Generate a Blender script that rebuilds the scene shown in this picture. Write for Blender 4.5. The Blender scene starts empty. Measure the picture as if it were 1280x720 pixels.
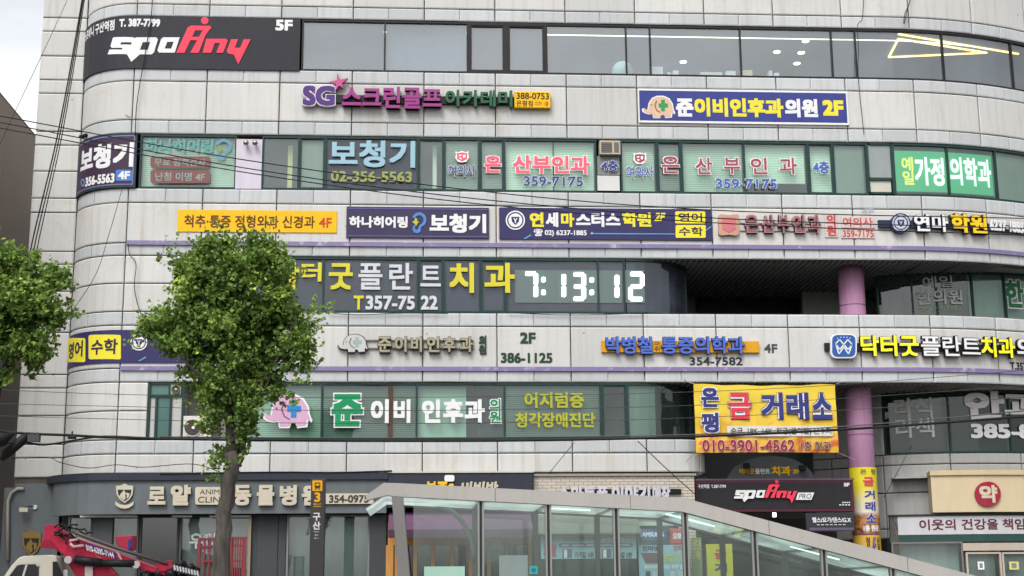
import bpy, bmesh, math, random
from mathutils import Vector, Matrix
random.seed(7)
SC = bpy.context.scene
COL = SC.collection
# ------------------------------------------------------------------ camera
F_PX, PITCH, YAW, ROLL = 1800.0, 0.20890424, 0.066617408, -0.0086062631
CAMP = Vector((0, -38, 1.6))
FW = Vector((math.sin(YAW)*math.cos(PITCH), math.cos(YAW)*math.cos(PITCH), math.sin(PITCH)))
R0 = Vector((math.cos(YAW), -math.sin(YAW), 0)); U0 = R0.cross(FW)
RT = R0*math.cos(ROLL) + U0*math.sin(ROLL)
UP = U0*math.cos(ROLL) - R0*math.sin(ROLL)
cd = bpy.data.cameras.new('camera'); cam = bpy.data.objects.new('camera', cd); COL.objects.link(cam)
cd.sensor_width = 36; cd.lens = F_PX/1280*36; cd.clip_end = 2000; cd.clip_start = 0.5
m3 = Matrix((RT, UP, -FW)).transposed()
cam.matrix_world = Matrix.Translation(CAMP) @ m3.to_4x4()
SC.camera = cam
# ------------------------------------------------------------------ light: bright overcast
w = bpy.data.worlds.new('World'); SC.world = w; w.use_nodes = True
nt = w.node_tree; bg = nt.nodes['Background']
sky = nt.nodes.new('ShaderNodeTexSky'); sky.sky_type = 'NISHITA'; sky.sun_disc = False
SUN_EL, SUN_AZ = math.radians(52), math.radians(205)
sky.sun_elevation = SUN_EL; sky.sun_rotation = SUN_AZ
sky.dust_density = 4.0; sky.air_density = 1.0; sky.ozone_density = 1.0
hs = nt.nodes.new('ShaderNodeHueSaturation'); hs.inputs['Saturation'].default_value = 0.16
nt.links.new(sky.outputs[0], hs.inputs['Color'])
wtc = nt.nodes.new('ShaderNodeTexCoord'); wmp = nt.nodes.new('ShaderNodeMapping'); wmp.inputs['Scale'].default_value = (1, 1, 2.6); wnz = nt.nodes.new('ShaderNodeTexNoise')
wnz.inputs['Scale'].default_value = 3.2; wnz.inputs['Detail'].default_value = 7; wnz.inputs['Roughness'].default_value = .55; wrm = nt.nodes.new('ShaderNodeMapRange')
wrm.inputs[1].default_value = .35; wrm.inputs[2].default_value = .65; wrm.inputs[3].default_value = .84; wrm.inputs[4].default_value = 1.2
wmx = nt.nodes.new('ShaderNodeMix'); wmx.data_type = 'RGBA'; wmx.blend_type = 'MULTIPLY'; wmx.inputs[0].default_value = 1
nt.links.new(wtc.outputs['Generated'], wmp.inputs[0]); nt.links.new(wmp.outputs[0], wnz.inputs['Vector']); nt.links.new(wnz.outputs[0], wrm.inputs[0])
nt.links.new(hs.outputs[0], wmx.inputs[6]); nt.links.new(wrm.outputs[0], wmx.inputs[7]); nt.links.new(wmx.outputs[2], bg.inputs['Color'])
bg.inputs['Strength'].default_value = 0.15
sd = bpy.data.lights.new('sun', 'SUN'); sd.energy = 1.0; sd.angle = math.radians(25); sd.color = (1, .98, .96)
so = bpy.data.objects.new('sun', sd); COL.objects.link(so)
sdir = Vector((math.sin(SUN_AZ)*math.cos(SUN_EL), math.cos(SUN_AZ)*math.cos(SUN_EL), math.sin(SUN_EL)))
so.rotation_euler = sdir.to_track_quat('Z', 'Y').to_euler()
vs = SC.view_settings; vs.view_transform = 'Standard'; vs.look = 'None'; vs.gamma = 1; vs.use_curve_mapping = False
vs.exposure = 1.05
SC.cycles.max_bounces = 8; SC.cycles.transparent_max_bounces = 24; SC.cycles.caustics_reflective = False; SC.cycles.caustics_refractive = False

# ------------------------------------------------------------------ photo pixel -> place
def ray(px, py): return FW*F_PX + RT*(px-640) - UP*(py-360)
def at(px, py, Y):
    d = ray(px, py); return CAMP + d*((Y-CAMP.y)/d.y)
def atz(px, py, Z):
    d = ray(px, py); return CAMP + d*((Z-CAMP.z)/d.z)
def Zp(py, px=600): return at(px, py, 0).z

class Path:
    "a wall seen from above: a polyline, walked left to right, outward is towards the street"
    def __init__(s, pts, s0=0.0):
        s.p = [Vector((a, b)) for a, b in pts]; s.s = [s0]
        for a, b in zip(s.p, s.p[1:]): s.s.append(s.s[-1] + (b-a).length)
        s.n = []
        for i in range(len(s.p)):
            a = s.p[max(i-1, 0)]; b = s.p[min(i+1, len(s.p)-1)]; t = (b-a).normalized(); s.n.append(Vector((t.y, -t.x)))
    def seg(s, v):
        for i in range(len(s.s)-2):
            if v < s.s[i+1]: return i
        return len(s.s)-2
    def at(s, v, z, d=0):
        i = s.seg(v); a, b = s.p[i], s.p[i+1]; L = s.s[i+1]-s.s[i]; t = (v-s.s[i])/L
        p = a + (b-a)*t; n = s.n[i].lerp(s.n[i+1], min(max(t, 0), 1)).normalized() if L < .4 else Vector(((b-a).y, -(b-a).x)).normalized()
        return Vector((p.x+n.x*d, p.y+n.y*d, z))
    def inv(s, px, py):
        d = ray(px, py); o = Vector((CAMP.x, CAMP.y)); dv = Vector((d.x, d.y)); best = None; N = len(s.p)-1
        for i in range(N):
            a, b = s.p[i], s.p[i+1]; e = b-a
            den = dv.x*e.y - dv.y*e.x
            if abs(den) < 1e-9: continue
            ao = a-o; t = (ao.x*e.y-ao.y*e.x)/den; u = (ao.x*dv.y-ao.y*dv.x)/den
            lo = -1e9 if i == 0 else -1e-6; hi = 1e9 if i == N-1 else 1+1e-6
            if t > 0 and lo <= u <= hi and (best is None or t < best[0]): best = (t, s.s[i]+u*e.length)
        t, v = best; return v, CAMP.z + d.z*t
    def cuts(s, a, b):
        return [a] + [v for v in s.s if a+1e-4 < v < b-1e-4] + [b]
    def shifted(s, d):
        q = Path([(p.x+n.x*d, p.y+n.y*d) for p, n in zip(s.p, s.n)]); return q
def arc(cx, cy, r, a0, a1, n):
    return [(cx+r*math.cos(math.radians(a0+(a1-a0)*i/n)), cy+r*math.sin(math.radians(a0+(a1-a0)*i/n))) for i in range(n+1)]
def plane_path(Y, x0=-40, x1=40): return Path([(x0, Y), (x1, Y)], x0)

XL, XR, RR = -7.8, 13.5, 10.5
ARC_R = 1.70
left = [(XL-ARC_R*math.sin(math.radians(t)), ARC_R*(1-math.cos(math.radians(t)))) for t in (70, 62, 53, 44, 35, 26, 17, 9)]
XSE = left[0][0]; YS = left[0][1]
flat = [(XL, 0)] + [(x, 0) for x in (-4, 0, 4, 8, XR)]
right = arc(XR, RR, RR, -90, -30, 20)[1:]
P_L = Path(left+flat[:2]);
MAIN = Path(left+flat+right); k = MAIN.s[len(left)] - XL; MAIN.s = [v-k for v in MAIN.s]     # s == x on the flat front
STRIP = plane_path(YS)
S_END = MAIN.s[0]
def xs(px, py): return MAIN.inv(px, py)[0]

# ------------------------------------------------------------------ materials
def lin(c):
    c /= 255; return c/12.92 if c <= .04045 else ((c+.055)/1.055)**2.4
K = .55     # the photograph is bright: a surface's own colour is a little below what it shows
def rgb(h, k=K):
    h = h.lstrip('#'); return tuple(min(.85, lin(int(h[i:i+2], 16))*k) for i in (0, 2, 4))
MATS = {}
def new_mat(name):
    m = bpy.data.materials.new(name); m.use_nodes = True; n = m.node_tree.nodes; return m, n, m.node_tree.links, n['Principled BSDF']
def mat(h, rough=.55, metal=0, wear=.12, k=K, name=None, scale=3.0):
    key = (h, rough, metal, wear, k)
    if key in MATS: return MATS[key]
    m, n, l, b = new_mat(name or 'paint_'+h.strip('#')); c = rgb(h, k)
    b.inputs['Specular IOR Level'].default_value = .18 if rough > .3 else .5; b.inputs['Roughness'].default_value = rough; b.inputs['Metallic'].default_value = metal
    tc = n.new('ShaderNodeTexCoord'); nz = n.new('ShaderNodeTexNoise'); nz.inputs['Scale'].default_value = scale; nz.inputs['Detail'].default_value = 6
    mp = n.new('ShaderNodeMapping'); mp.inputs['Scale'].default_value = (1.6, 1.6, .5)
    l.new(tc.outputs['Object'], mp.inputs[0]); l.new(mp.outputs[0], nz.inputs['Vector'])
    mx = n.new('ShaderNodeMix'); mx.data_type = 'RGBA'
    mx.inputs[6].default_value = (*[v*(1-wear) for v in c], 1); mx.inputs[7].default_value = (*[min(.88, v*(1+wear)+.003) for v in c], 1)
    l.new(nz.outputs['Fac'], mx.inputs[0]); l.new(mx.outputs[2], b.inputs['Base Color'])
    MATS[key] = m; return m
def emit(h, s, name='lamp'):
    key = (h, s, 'e')
    if key in MATS: return MATS[key]
    m, n, l, b = new_mat(name); b.inputs['Base Color'].default_value = (*rgb(h, 1), 1)
    b.inputs['Emission Color'].default_value = (*rgb(h, 1), 1); b.inputs['Emission Strength'].default_value = s
    MATS[key] = m; return m
def glass(tint, refl, name, rough=0.0, base=.5, milky=False, haze=0.0, hcol=(.5, .55, .55), ripple=.06):
    m, n, l, b = new_mat(name); out = n['Material Output']; n.remove(b)
    tr = n.new('ShaderNodeBsdfTransparent'); tr.inputs[0].default_value = (*tint, 1)
    gl = n.new('ShaderNodeBsdfGlossy'); gl.inputs['Roughness'].default_value = rough; gl.inputs[0].default_value = (.9, .94, .95, 1)
    lw = n.new('ShaderNodeFresnel'); lw.inputs[0].default_value = 1.5
    ad = n.new('ShaderNodeMath'); ad.operation = 'MULTIPLY_ADD'; ad.inputs[1].default_value = 1.2; ad.inputs[2].default_value = refl; ad.use_clamp = True
    l.new(lw.outputs[0], ad.inputs[0])
    nz = n.new('ShaderNodeTexNoise'); nz.inputs['Scale'].default_value = .9; bp = n.new('ShaderNodeBump'); bp.inputs['Strength'].default_value = ripple
    tc = n.new('ShaderNodeTexCoord'); l.new(tc.outputs['Object'], nz.inputs['Vector']); l.new(nz.outputs[0], bp.inputs['Height']); l.new(bp.outputs[0], gl.inputs['Normal'])
    mx = n.new('ShaderNodeMixShader'); l.new(ad.outputs[0], mx.inputs[0]); l.new(tr.outputs[0], mx.inputs[1]); l.new(gl.outputs[0], mx.inputs[2])
    last = mx
    if haze > 0:                                   # dust and film on the pane; its patchiness stands in for varied reflections
        df = n.new('ShaderNodeBsdfTranslucent' if milky else 'ShaderNodeBsdfDiffuse'); df.inputs[0].default_value = (*hcol, 1)
        m2 = n.new('ShaderNodeMixShader'); m2.inputs[0].default_value = haze
        dz = n.new('ShaderNodeTexNoise'); dz.inputs['Scale'].default_value = .7; dz.inputs['Detail'].default_value = 5; dm = n.new('ShaderNodeMapRange'); dm.inputs[1].default_value = .35; dm.inputs[2].default_value = .68; dm.inputs[3].default_value = haze*.45; dm.inputs[4].default_value = min(.95, haze*1.6)
        l.new(tc.outputs['Object'], dz.inputs['Vector']); l.new(dz.outputs[0], dm.inputs[0]); l.new(dm.outputs[0], m2.inputs[0])
        l.new(mx.outputs[0], m2.inputs[1]); l.new(df.outputs[0], m2.inputs[2]); last = m2
    l.new(last.outputs[0], out.inputs[0]); return m

def concrete(name, h, streak=1.0, spots=True):
    m, n, l, b = new_mat(name); c = rgb(h)
    b.inputs['Roughness'].default_value = .62; b.inputs['Specular IOR Level'].default_value = .3
    tc = n.new('ShaderNodeTexCoord'); geo = n.new('ShaderNodeNewGeometry')
    def noise(scale, mapscale, detail=5):
        mp = n.new('ShaderNodeMapping'); mp.inputs['Scale'].default_value = mapscale; l.new(tc.outputs['Object'], mp.inputs[0])
        z = n.new('ShaderNodeTexNoise'); z.inputs['Scale'].default_value = scale; z.inputs['Detail'].default_value = detail; z.inputs['Roughness'].default_value = .65
        l.new(mp.outputs[0], z.inputs['Vector']); return z
    def ramp(src, p0, p1, a=0., bb=1.):
        r = n.new('ShaderNodeMapRange'); r.inputs[1].default_value = p0; r.inputs[2].default_value = p1; r.inputs[3].default_value = a; r.inputs[4].default_value = bb
        l.new(src, r.inputs[0]); return r.outputs[0]
    def mix(fac, a, bcol):
        x = n.new('ShaderNodeMix'); x.data_type = 'RGBA'; l.new(fac, x.inputs[0])
        if isinstance(a, tuple): x.inputs[6].default_value = (*a, 1)
        else: l.new(a, x.inputs[6])
        x.inputs[7].default_value = (*bcol, 1); return x.outputs[2]
    col = mix(ramp(geo.outputs['Random Per Island'], 0, 1), tuple(v*.86 for v in c), tuple(min(.82, v*1.05) for v in c))
    col = mix(ramp(noise(.5, (1, 1, 1)).outputs[0], .42, .7, 0, .5), col, tuple(v*.8 for v in c))
    col = mix(ramp(noise(1.0, (7, 7, .35), 6).outputs[0], .50, .74, 0, .5*streak), col, (c[0]*.62, c[1]*.6, c[2]*.57))
    col = mix(ramp(noise(1.0, (3.1, 3.1, .12), 4).outputs[0], .57, .74, 0, .42*streak), col, (c[0]*.7, c[1]*.56, c[2]*.4))
    col = mix(ramp(noise(9, (1, 1, 1), 3).outputs[0], .4, .7, 0, .16), col, tuple(v*.75 for v in c))
    vz = n.new('ShaderNodeTexNoise'); vz.inputs['Scale'].default_value = .8; vz.inputs['Detail'].default_value = 9; vz.inputs['Roughness'].default_value = .8; vz.inputs['Distortion'].default_value = 1.2; l.new(tc.outputs['Object'], vz.inputs['Vector'])
    col = mix(ramp(vz.outputs[0], .56, .72, 0, .5*streak), col, (c[0]*.68, c[1]*.6, c[2]*.48))
    if spots:                                      # plugged anchor holes and rust specks
        mp = n.new('ShaderNodeMapping'); mp.inputs['Scale'].default_value = (1, .01, 1); l.new(tc.outputs['Object'], mp.inputs[0])
        v = n.new('ShaderNodeTexVoronoi'); v.inputs['Scale'].default_value = 1.9; l.new(mp.outputs[0], v.inputs['Vector'])
        f = ramp(v.outputs['Distance'], .06, .035)
        g = n.new('ShaderNodeMath'); g.operation = 'GREATER_THAN'; g.inputs[1].default_value = .62
        sp = n.new('ShaderNodeSeparateColor'); l.new(v.outputs['Color'], sp.inputs[0]); l.new(sp.outputs[0], g.inputs[0])
        q = n.new('ShaderNodeMath'); q.operation = 'MULTIPLY'; q.use_clamp = True; l.new(f, q.inputs[0]); l.new(g.outputs[0], q.inputs[1])
        q2 = n.new('ShaderNodeMath'); q2.operation = 'MULTIPLY'; q2.inputs[1].default_value = .75; l.new(q.outputs[0], q2.inputs[0])
        col = mix(q2.outputs[0], col, (.12, .1, .09))
    l.new(col, b.inputs['Base Color'])
    bp = n.new('ShaderNodeBump'); bp.inputs['Strength'].default_value = .12; bp.inputs['Distance'].default_value = .02
    l.new(noise(1.2, (1, 1, .6)).outputs[0], bp.inputs['Height']); l.new(bp.outputs[0], b.inputs['Normal'])
    return m

M_CONC = concrete('weathered_white_panel', '#e3e2de', 1.1)
M_SILL = concrete('weathered_sill_panel', '#d5d8d9', 1.2, spots=False)
M_CONC_G = concrete('grey_panel', '#c2c2bf', .9)
M_DARK = mat('#1d1f22', .8); M_GAP = mat('#6a5f55', .9, wear=.5)
M_FRAME_G = mat('#23433f', .45); M_FRAME_K = mat('#2a2628', .4)
M_WHITE = mat('#eeeeee', .5, wear=.04); M_BLACK = mat('#17181a', .5)
G_GREEN = glass((.56, .71, .64), .012, 'green_tinted_glass', haze=.08, hcol=(.20, .30, .27))
G_G4 = glass((.74, .88, .80), .03, 'light_green_glass', haze=.10, hcol=(.26, .36, .32))
G_BLUE = glass((.62, .68, .72), .10, 'grey_reflective_glass', haze=.13, hcol=(.27, .32, .36))
G_FILM = glass((.10, .12, .15), .01, 'dark_film_glass', haze=.45, hcol=(.075, .088, .115))
G_SHOP = glass((.66, .74, .72), .05, 'shop_glass', haze=.05, hcol=(.28, .32, .31))
G_CAN = glass((.78, .88, .84), .02, 'canopy_glass', haze=.06, hcol=(.34, .42, .39))
G_DARK = glass((.10, .12, .13), .03, 'dark_glass')

# ------------------------------------------------------------------ object helpers
ORG = {}
def link(name, me, m, parent=None):
    for a in (m if isinstance(m, (list, tuple)) else [m]): me.materials.append(a)
    o = bpy.data.objects.new(name, me); COL.objects.link(o)
    if parent is not None:
        g = ORG[parent.name]; me.transform(Matrix.Translation(-g)); o.parent = parent; ORG[o.name] = g
    else: ORG[o.name] = Vector((0, 0, 0))
    return o
def thing(name, label, cat, loc=(0, 0, 0), group=None, kind=None):
    o = bpy.data.objects.new(name, None); o.empty_display_size = .2; COL.objects.link(o); o.location = loc; ORG[o.name] = Vector(loc)
    o['label'] = label; o['category'] = cat
    if group: o['group'] = group
    return o
def tag(o, label, cat, group=None, kind=None):
    if label: o['label'] = label
    if cat: o['category'] = cat
    if group: o['group'] = group
    if kind: o['kind'] = kind
    return o
def fin(bm, name, m, parent=None, smooth=False, bevel=0):
    if bevel: bmesh.ops.bevel(bm, geom=bm.edges[:], offset=bevel, segments=1, affect='EDGES', profile=.5)
    bmesh.ops.recalc_face_normals(bm, faces=bm.faces[:])
    if smooth:
        for f in bm.faces: f.smooth = True
    me = bpy.data.meshes.new(name); bm.to_mesh(me); bm.free(); return link(name, me, m, parent)
def box(bm, x0, x1, y0, y1, z0, z1):
    vs_ = [bm.verts.new(c) for c in ((x0,y0,z0),(x1,y0,z0),(x1,y1,z0),(x0,y1,z0),(x0,y0,z1),(x1,y0,z1),(x1,y1,z1),(x0,y1,z1))]
    for f in ((0,3,2,1),(4,5,6,7),(0,1,5,4),(1,2,6,5),(2,3,7,6),(3,0,4,7)): bm.faces.new([vs_[i] for i in f])
def pbox(bm, P, s0, s1, z0, z1, d0, d1):
    c = P.cuts(s0, s1); rings = []
    for v in c:
        rings.append([bm.verts.new(P.at(v, z, d)) for z, d in ((z0, d1), (z1, d1), (z1, d0), (z0, d0))])
    for a, b in zip(rings, rings[1:]):
        for i in range(4):
            j = (i+1) % 4; bm.faces.new((a[i], b[i], b[j], a[j]))
    bm.faces.new(rings[0]); bm.faces.new(rings[-1][::-1])
def ppanel(bm, P, s0, s1, z0, z1, d0, d1, e=.03, dp=.012):
    c = P.cuts(s0, s1); L = s1-s0; e = min(e, L*.2, (z1-z0)*.2)
    c = sorted(set([s0, s0+e, s1-e, s1] + [v for v in c[1:-1] if s0+e+.01 < v < s1-e-.01])); rings = []
    for v in c:
        q = dp if v in (s0, s1) else 0
        rings.append([bm.verts.new(P.at(v, z, d)) for z, d in ((z0, d0), (z0, d1-dp), (z0+e, d1-q), (z1-e, d1-q), (z1, d1-dp), (z1, d0))])
    for a, b in zip(rings, rings[1:]):
        for i in range(6):
            j = (i+1) % 6; bm.faces.new((a[i], b[i], b[j], a[j]))
    bm.faces.new(rings[0]); bm.faces.new(rings[-1][::-1])
def psheet(bm, P, s0, s1, z0, z1, d):
    c = P.cuts(s0, s1); r = [(bm.verts.new(P.at(v, z0, d)), bm.verts.new(P.at(v, z1, d))) for v in c]
    for a, b in zip(r, r[1:]): bm.faces.new((a[0], b[0], b[1], a[1]))
def pb(name, P, s0, s1, z0, z1, d0, d1, m, parent=None, bevel=0):
    bm = bmesh.new(); pbox(bm, P, s0, s1, z0, z1, d0, d1); return fin(bm, name, m, parent, bevel=bevel)
def tube(bm, pts, r, n=6, cap=True):
    pts = [Vector(p) for p in pts]; rings = []; prev = None
    for i, p in enumerate(pts):
        t = (pts[min(i+1, len(pts)-1)] - pts[max(i-1, 0)]).normalized()
        a = prev if prev and abs(prev.dot(t)) < .95 else (Vector((0, 0, 1)) if abs(t.z) < .9 else Vector((1, 0, 0)))
        u = (a - t*a.dot(t)).normalized(); v = t.cross(u); prev = u; rr = r[i] if isinstance(r, (list, tuple)) else r
        rings.append([bm.verts.new(p + (u*math.cos(2*math.pi*k/n)+v*math.sin(2*math.pi*k/n))*rr) for k in range(n)])
    for a, b in zip(rings, rings[1:]):
        for i in range(n): bm.faces.new((a[i], a[(i+1) % n], b[(i+1) % n], b[i]))
    if cap: bm.faces.new(rings[0][::-1]); bm.faces.new(rings[-1])
def prism(bm, pts, off):
    "pts: 3D outline; off: extrusion vector"
    a = [bm.verts.new(p) for p in pts]; b = [bm.verts.new(Vector(p)+Vector(off)) for p in pts]; n = len(pts)
    bm.faces.new(a); bm.faces.new(b[::-1])
    for i in range(n): bm.faces.new((a[i], b[i], b[(i+1) % n], a[(i+1) % n]))
def bar(bm, p, q, wdt, hgt, up=(0, 0, 1)):
    p, q = Vector(p), Vector(q); t = (q-p).normalized(); u = Vector(up); u = (u-t*u.dot(t)).normalized(); v = t.cross(u)
    r = []
    for c in (p, q): r.append([bm.verts.new(c+u*a*hgt/2+v*b*wdt/2) for a, b in ((-1,-1),(-1,1),(1,1),(1,-1))])
    for i in range(4): bm.faces.new((r[0][i], r[1][i], r[1][(i+1)%4], r[0][(i+1)%4]))
    bm.faces.new(r[0]); bm.faces.new(r[1][::-1])

# flat outlines and lettering, wrapped on a wall path
def curve_mesh(make):
    cu = make(); o = bpy.data.objects.new('t', cu); me = bpy.data.meshes.new_from_object(o)
    bpy.data.objects.remove(o); bpy.data.curves.remove(cu); return me
TXT = {}
def text_geo(t, solid):
    key = (t, solid)
    if key not in TXT:
        def mk():
            c = bpy.data.curves.new('t', 'FONT'); c.body = t; c.size = 1; c.resolution_u = 3; c.extrude = .5 if solid else 0; c.space_character = 1.0
            c.space_line = .95; c.align_x = 'CENTER'; return c
        me = curve_mesh(mk); TXT[key] = ([tuple(v.co) for v in me.vertices], [tuple(p.vertices) for p in me.polygons]); bpy.data.meshes.remove(me)
    return TXT[key]
def wrap(bm, P, d0, th, off):
    "bm is in (s, z, 0..1)"
    ss = [v.co.x for v in bm.verts]
    if not ss: return
    inner = P.cuts(min(ss), max(ss))[1:-1]
    curved = [v for v in inner if True]
    for v in curved:
        bmesh.ops.bisect_plane(bm, geom=bm.verts[:]+bm.edges[:]+bm.faces[:], plane_co=(v, 0, 0), plane_no=(1, 0, 0))
    for v in bm.verts: v.co = P.at(v.co.x, v.co.y, d0 + (v.co.z+.5)*th)
def T(parent, t, R, m, P=None, d=.02, th=.0, b=.03, name='lettering', shear=0, label=None, rect=None, rot=0):
    P = P or MAIN
    if rect: s0, s1, z0, z1 = rect
    else:
        x0, y0, x1, y1 = R; xm, ym = (x0+x1)/2, (y0+y1)/2
        s0 = P.inv(x0, ym)[0]; s1 = P.inv(x1, ym)[0]; z1 = P.inv(xm, y0)[1]; z0 = P.inv(xm, y1)[1]
    b *= .88; V, Fc = text_geo(t, th > .012)
    if rot: V = [(-y, x, z) for x, y, z in V]
    ax = min(v[0] for v in V)-b; bx = max(v[0] for v in V)+b; ay = min(v[1] for v in V)-b; by = max(v[1] for v in V)+b
    offs = [(0, 0)] if b == 0 else [(0, 0), (b, b), (-b, b), (b, -b), (-b, -b)] + ([(b, 0), (-b, 0), (0, b), (0, -b)] if b > .035 else [])
    bm = bmesh.new(); eps = .0006
    for i, (ox, oy) in enumerate(offs):
        vv = []
        for x, y, z in V:
            fx = (x+ox-ax)/(bx-ax); fy = (y+oy-ay)/(by-ay)
            zz = z if th > .012 else .5
            vv.append(bm.verts.new((s0+(s1-s0)*fx+shear*(fy-.5)*(z1-z0), z0+(z1-z0)*fy, zz - i*eps/max(th, .001) if th > .012 else .5 - i*.5)))
        for f in Fc:
            try: bm.faces.new([vv[k] for k in f])
            except ValueError: pass
    wrap(bm, P, d, max(th, .0012), 0)
    for v in bm.faces: v.smooth = False
    me = bpy.data.meshes.new(name); bm.to_mesh(me); bm.free()
    o = link(name, me, m, parent)
    if label: o['label'] = label
    return o
def shape(parent, loops, m, P=None, d=.02, th=.02, name='emblem', label=None, px=True):
    "loops: photo-pixel outlines (outer and holes)"
    P = P or MAIN
    if px: loops = [[P.inv(x, y) for x, y in L] for L in loops]
    def mk():
        c = bpy.data.curves.new('t', 'CURVE'); c.dimensions = '2D'; c.fill_mode = 'BOTH'; c.extrude = .5
        for L in loops:
            s = c.splines.new('POLY'); s.points.add(len(L)-1); s.use_cyclic_u = True
            for p, (a, b_) in zip(s.points, L): p.co = (a, b_, 0, 1)
        return c
    me = curve_mesh(mk); bm = bmesh.new(); bm.from_mesh(me); bpy.data.meshes.remove(me)
    wrap(bm, P, d, th, 0); me = bpy.data.meshes.new(name); bm.to_mesh(me); bm.free()
    o = link(name, me, m, parent)
    if label: o['label'] = label
    return o
def circ(cx, cy, r, n=20, ry=None): return [(cx+r*math.cos(2*math.pi*i/n), cy+(ry or r)*math.sin(2*math.pi*i/n)) for i in range(n)]
def rrect(x0, y0, x1, y1, r=3):
    o = []
    for cx, cy, a in ((x1-r, y0+r, -90), (x1-r, y1-r, 0), (x0+r, y1-r, 90), (x0+r, y0+r, 180)):
        for i in range(4): o.append((cx+r*math.cos(math.radians(a+30*i)), cy+r*math.sin(math.radians(a+30*i))))
    return o
def rect_s(P, R):
    x0, y0, x1, y1 = R; xm, ym = (x0+x1)/2, (y0+y1)/2
    return P.inv(x0, ym)[0], P.inv(x1, ym)[0], P.inv(xm, y1)[1], P.inv(xm, y0)[1]
def board(parent, R, m, P=None, d0=.003, d1=.05, name='panel', bevel=0):
    P = P or MAIN; s0, s1, z0, z1 = rect_s(P, R); return pb(name, P, s0, s1, z0, z1, d0, d1, m, parent, bevel)
def sign(name, label, R, P=None, group=None, cat='sign'):
    P = P or MAIN; s0, s1, z0, z1 = rect_s(P, R); p = P.at((s0+s1)/2, z0, 0); return thing(name, label, cat, p, group)
# ================================================================== GROUND
bm = bmesh.new(); box(bm, -400, 400, -400, 600, -1, 0)
g = fin(bm, 'ground', mat('#6a6a68', .9, wear=.2, k=.5)); g['kind'] = 'structure'
bm = bmesh.new(); box(bm, -120, 120, -32.5, -14.5, -.05, .006)
g = fin(bm, 'road', mat('#4a4a4c', .9, wear=.25, k=.6)); g['kind'] = 'structure'
bm = bmesh.new(); box(bm, -120, 120, -14.2, 6, -.05, .13)
g = fin(bm, 'sidewalk', mat('#8f8a84', .85, wear=.2, k=.7, scale=8)); g['kind'] = 'structure'
bm = bmesh.new(); box(bm, -120, 120, -14.5, -14.2, -.05, .15); g = fin(bm, 'kerb', mat('#a09d98', .8, k=.7)); g['kind'] = 'structure'
bm = bmesh.new()
for i in range(-20, 21): box(bm, i*5-1.5, i*5+1.5, -23.57, -23.43, .004, .010)
g = fin(bm, 'lane_marking', mat('#e8e6e0', .7)); g['kind'] = 'structure'

# ================================================================== BUILDING
Z = dict(top=Zp(-130), h5=Zp(27.2), s5=Zp(91), h4=Zp(172), s4=Zp(239), h3=Zp(322), s3=Zp(391), h2=Zp(478), s2=Zp(549), g=Zp(591))
B = thing('commercial_building', 'five storey office building with rounded corners, white weathered wall panels and ribbon windows', 'building', (4, 0, 0))
X_L = xs
XR_END = MAIN.s[-1]
VS = [XL + 1.984*i for i in range(0, 30)]                     # panel joints along the front
VS_L = [S_END] + [XL]
def band(name, P, joints, rows, d=0.0, gap=.03, m=M_CONC, half=()):
    if rows[0] > rows[-1]: rows = rows[::-1]; half = [len(rows)-2-h for h in half]
    bm = bmesh.new(); sills = {h: bmesh.new() for h in half}; rnd = random.Random(name+str(rows[0]))
    for r, (za, zb) in enumerate(zip(rows, rows[1:])):
        jj = list(joints)
        if r in half: jj = sorted(jj + [(a+b)/2 for a, b in zip(jj, jj[1:]) if b-a > 1.2])
        for a, b in zip(jj, jj[1:]):
            g = gap/2; e = rnd.uniform(-.005, .005)
            ga = g if min(abs(a-v) for v in joints) < .01 else g*.3; gb = g if min(abs(b-v) for v in joints) < .01 else g*.3
            ppanel(sills.get(r, bm), P, a+ga, b-gb, za+g, zb-g, d-.06, d+e)
    for b2 in sills.values(): fin(b2, 'sill_panel', M_SILL, B)
    return fin(bm, name, m, B)
def js(a, b): return [a] + [v for v in VS if a+.15 < v < b-.15] + [b]
full = [S_END] + js(XL, XR_END)
# bands of wall panels between the window ribbons
band('wall_panel', MAIN, full, [Z['h5'], Zp(12), Zp(-50), Zp(-115), Z['top']], half=(0,))
band('wall_panel', MAIN, full, [Z['s5'], Zp(107), Zp(155), Z['h4']], half=(0, 2))
band('wall_panel', MAIN, full, [Z['s4'], Zp(257), Zp(306.5), Z['h3']], half=(0, 2))
band('wall_panel', MAIN, full, [Z['s3'], Zp(408), Zp(461), Z['h2']], half=(0, 2))
# the band under the first windows turns into the entrance recess
XE = at(852, 570, 0).x
P_E = Path(left + [(XL, 0), (0, 0), (XE, 0)] + arc(XE, .75, .75, -90, 0, 6)[1:] + [(XE+.75, 5.5)]); P_E.s = [v-(P_E.s[len(left)]-XL) for v in P_E.s]
sE = P_E.s[-1]
band('wall_panel', P_E, [S_END]+js(XL, XE+.6)+[XE+1.2, sE], [Z['s2'], Zp(566.5), Z['g']], half=(0,))
# solid wall at the left corner, beside the window ribbons
x3 = at(226, 360, 0).x; x2 = at(184, 515, 0).x
band('wall_panel', MAIN, [S_END, XL, x3], [Z['s3'], (Z['s3']+Z['h3'])/2, Z['h3']])
band('wall_panel', MAIN, [S_END, XL, x2], [Z['s2'], (Z['s2']+Z['h2'])/2, Z['h2']])
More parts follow.
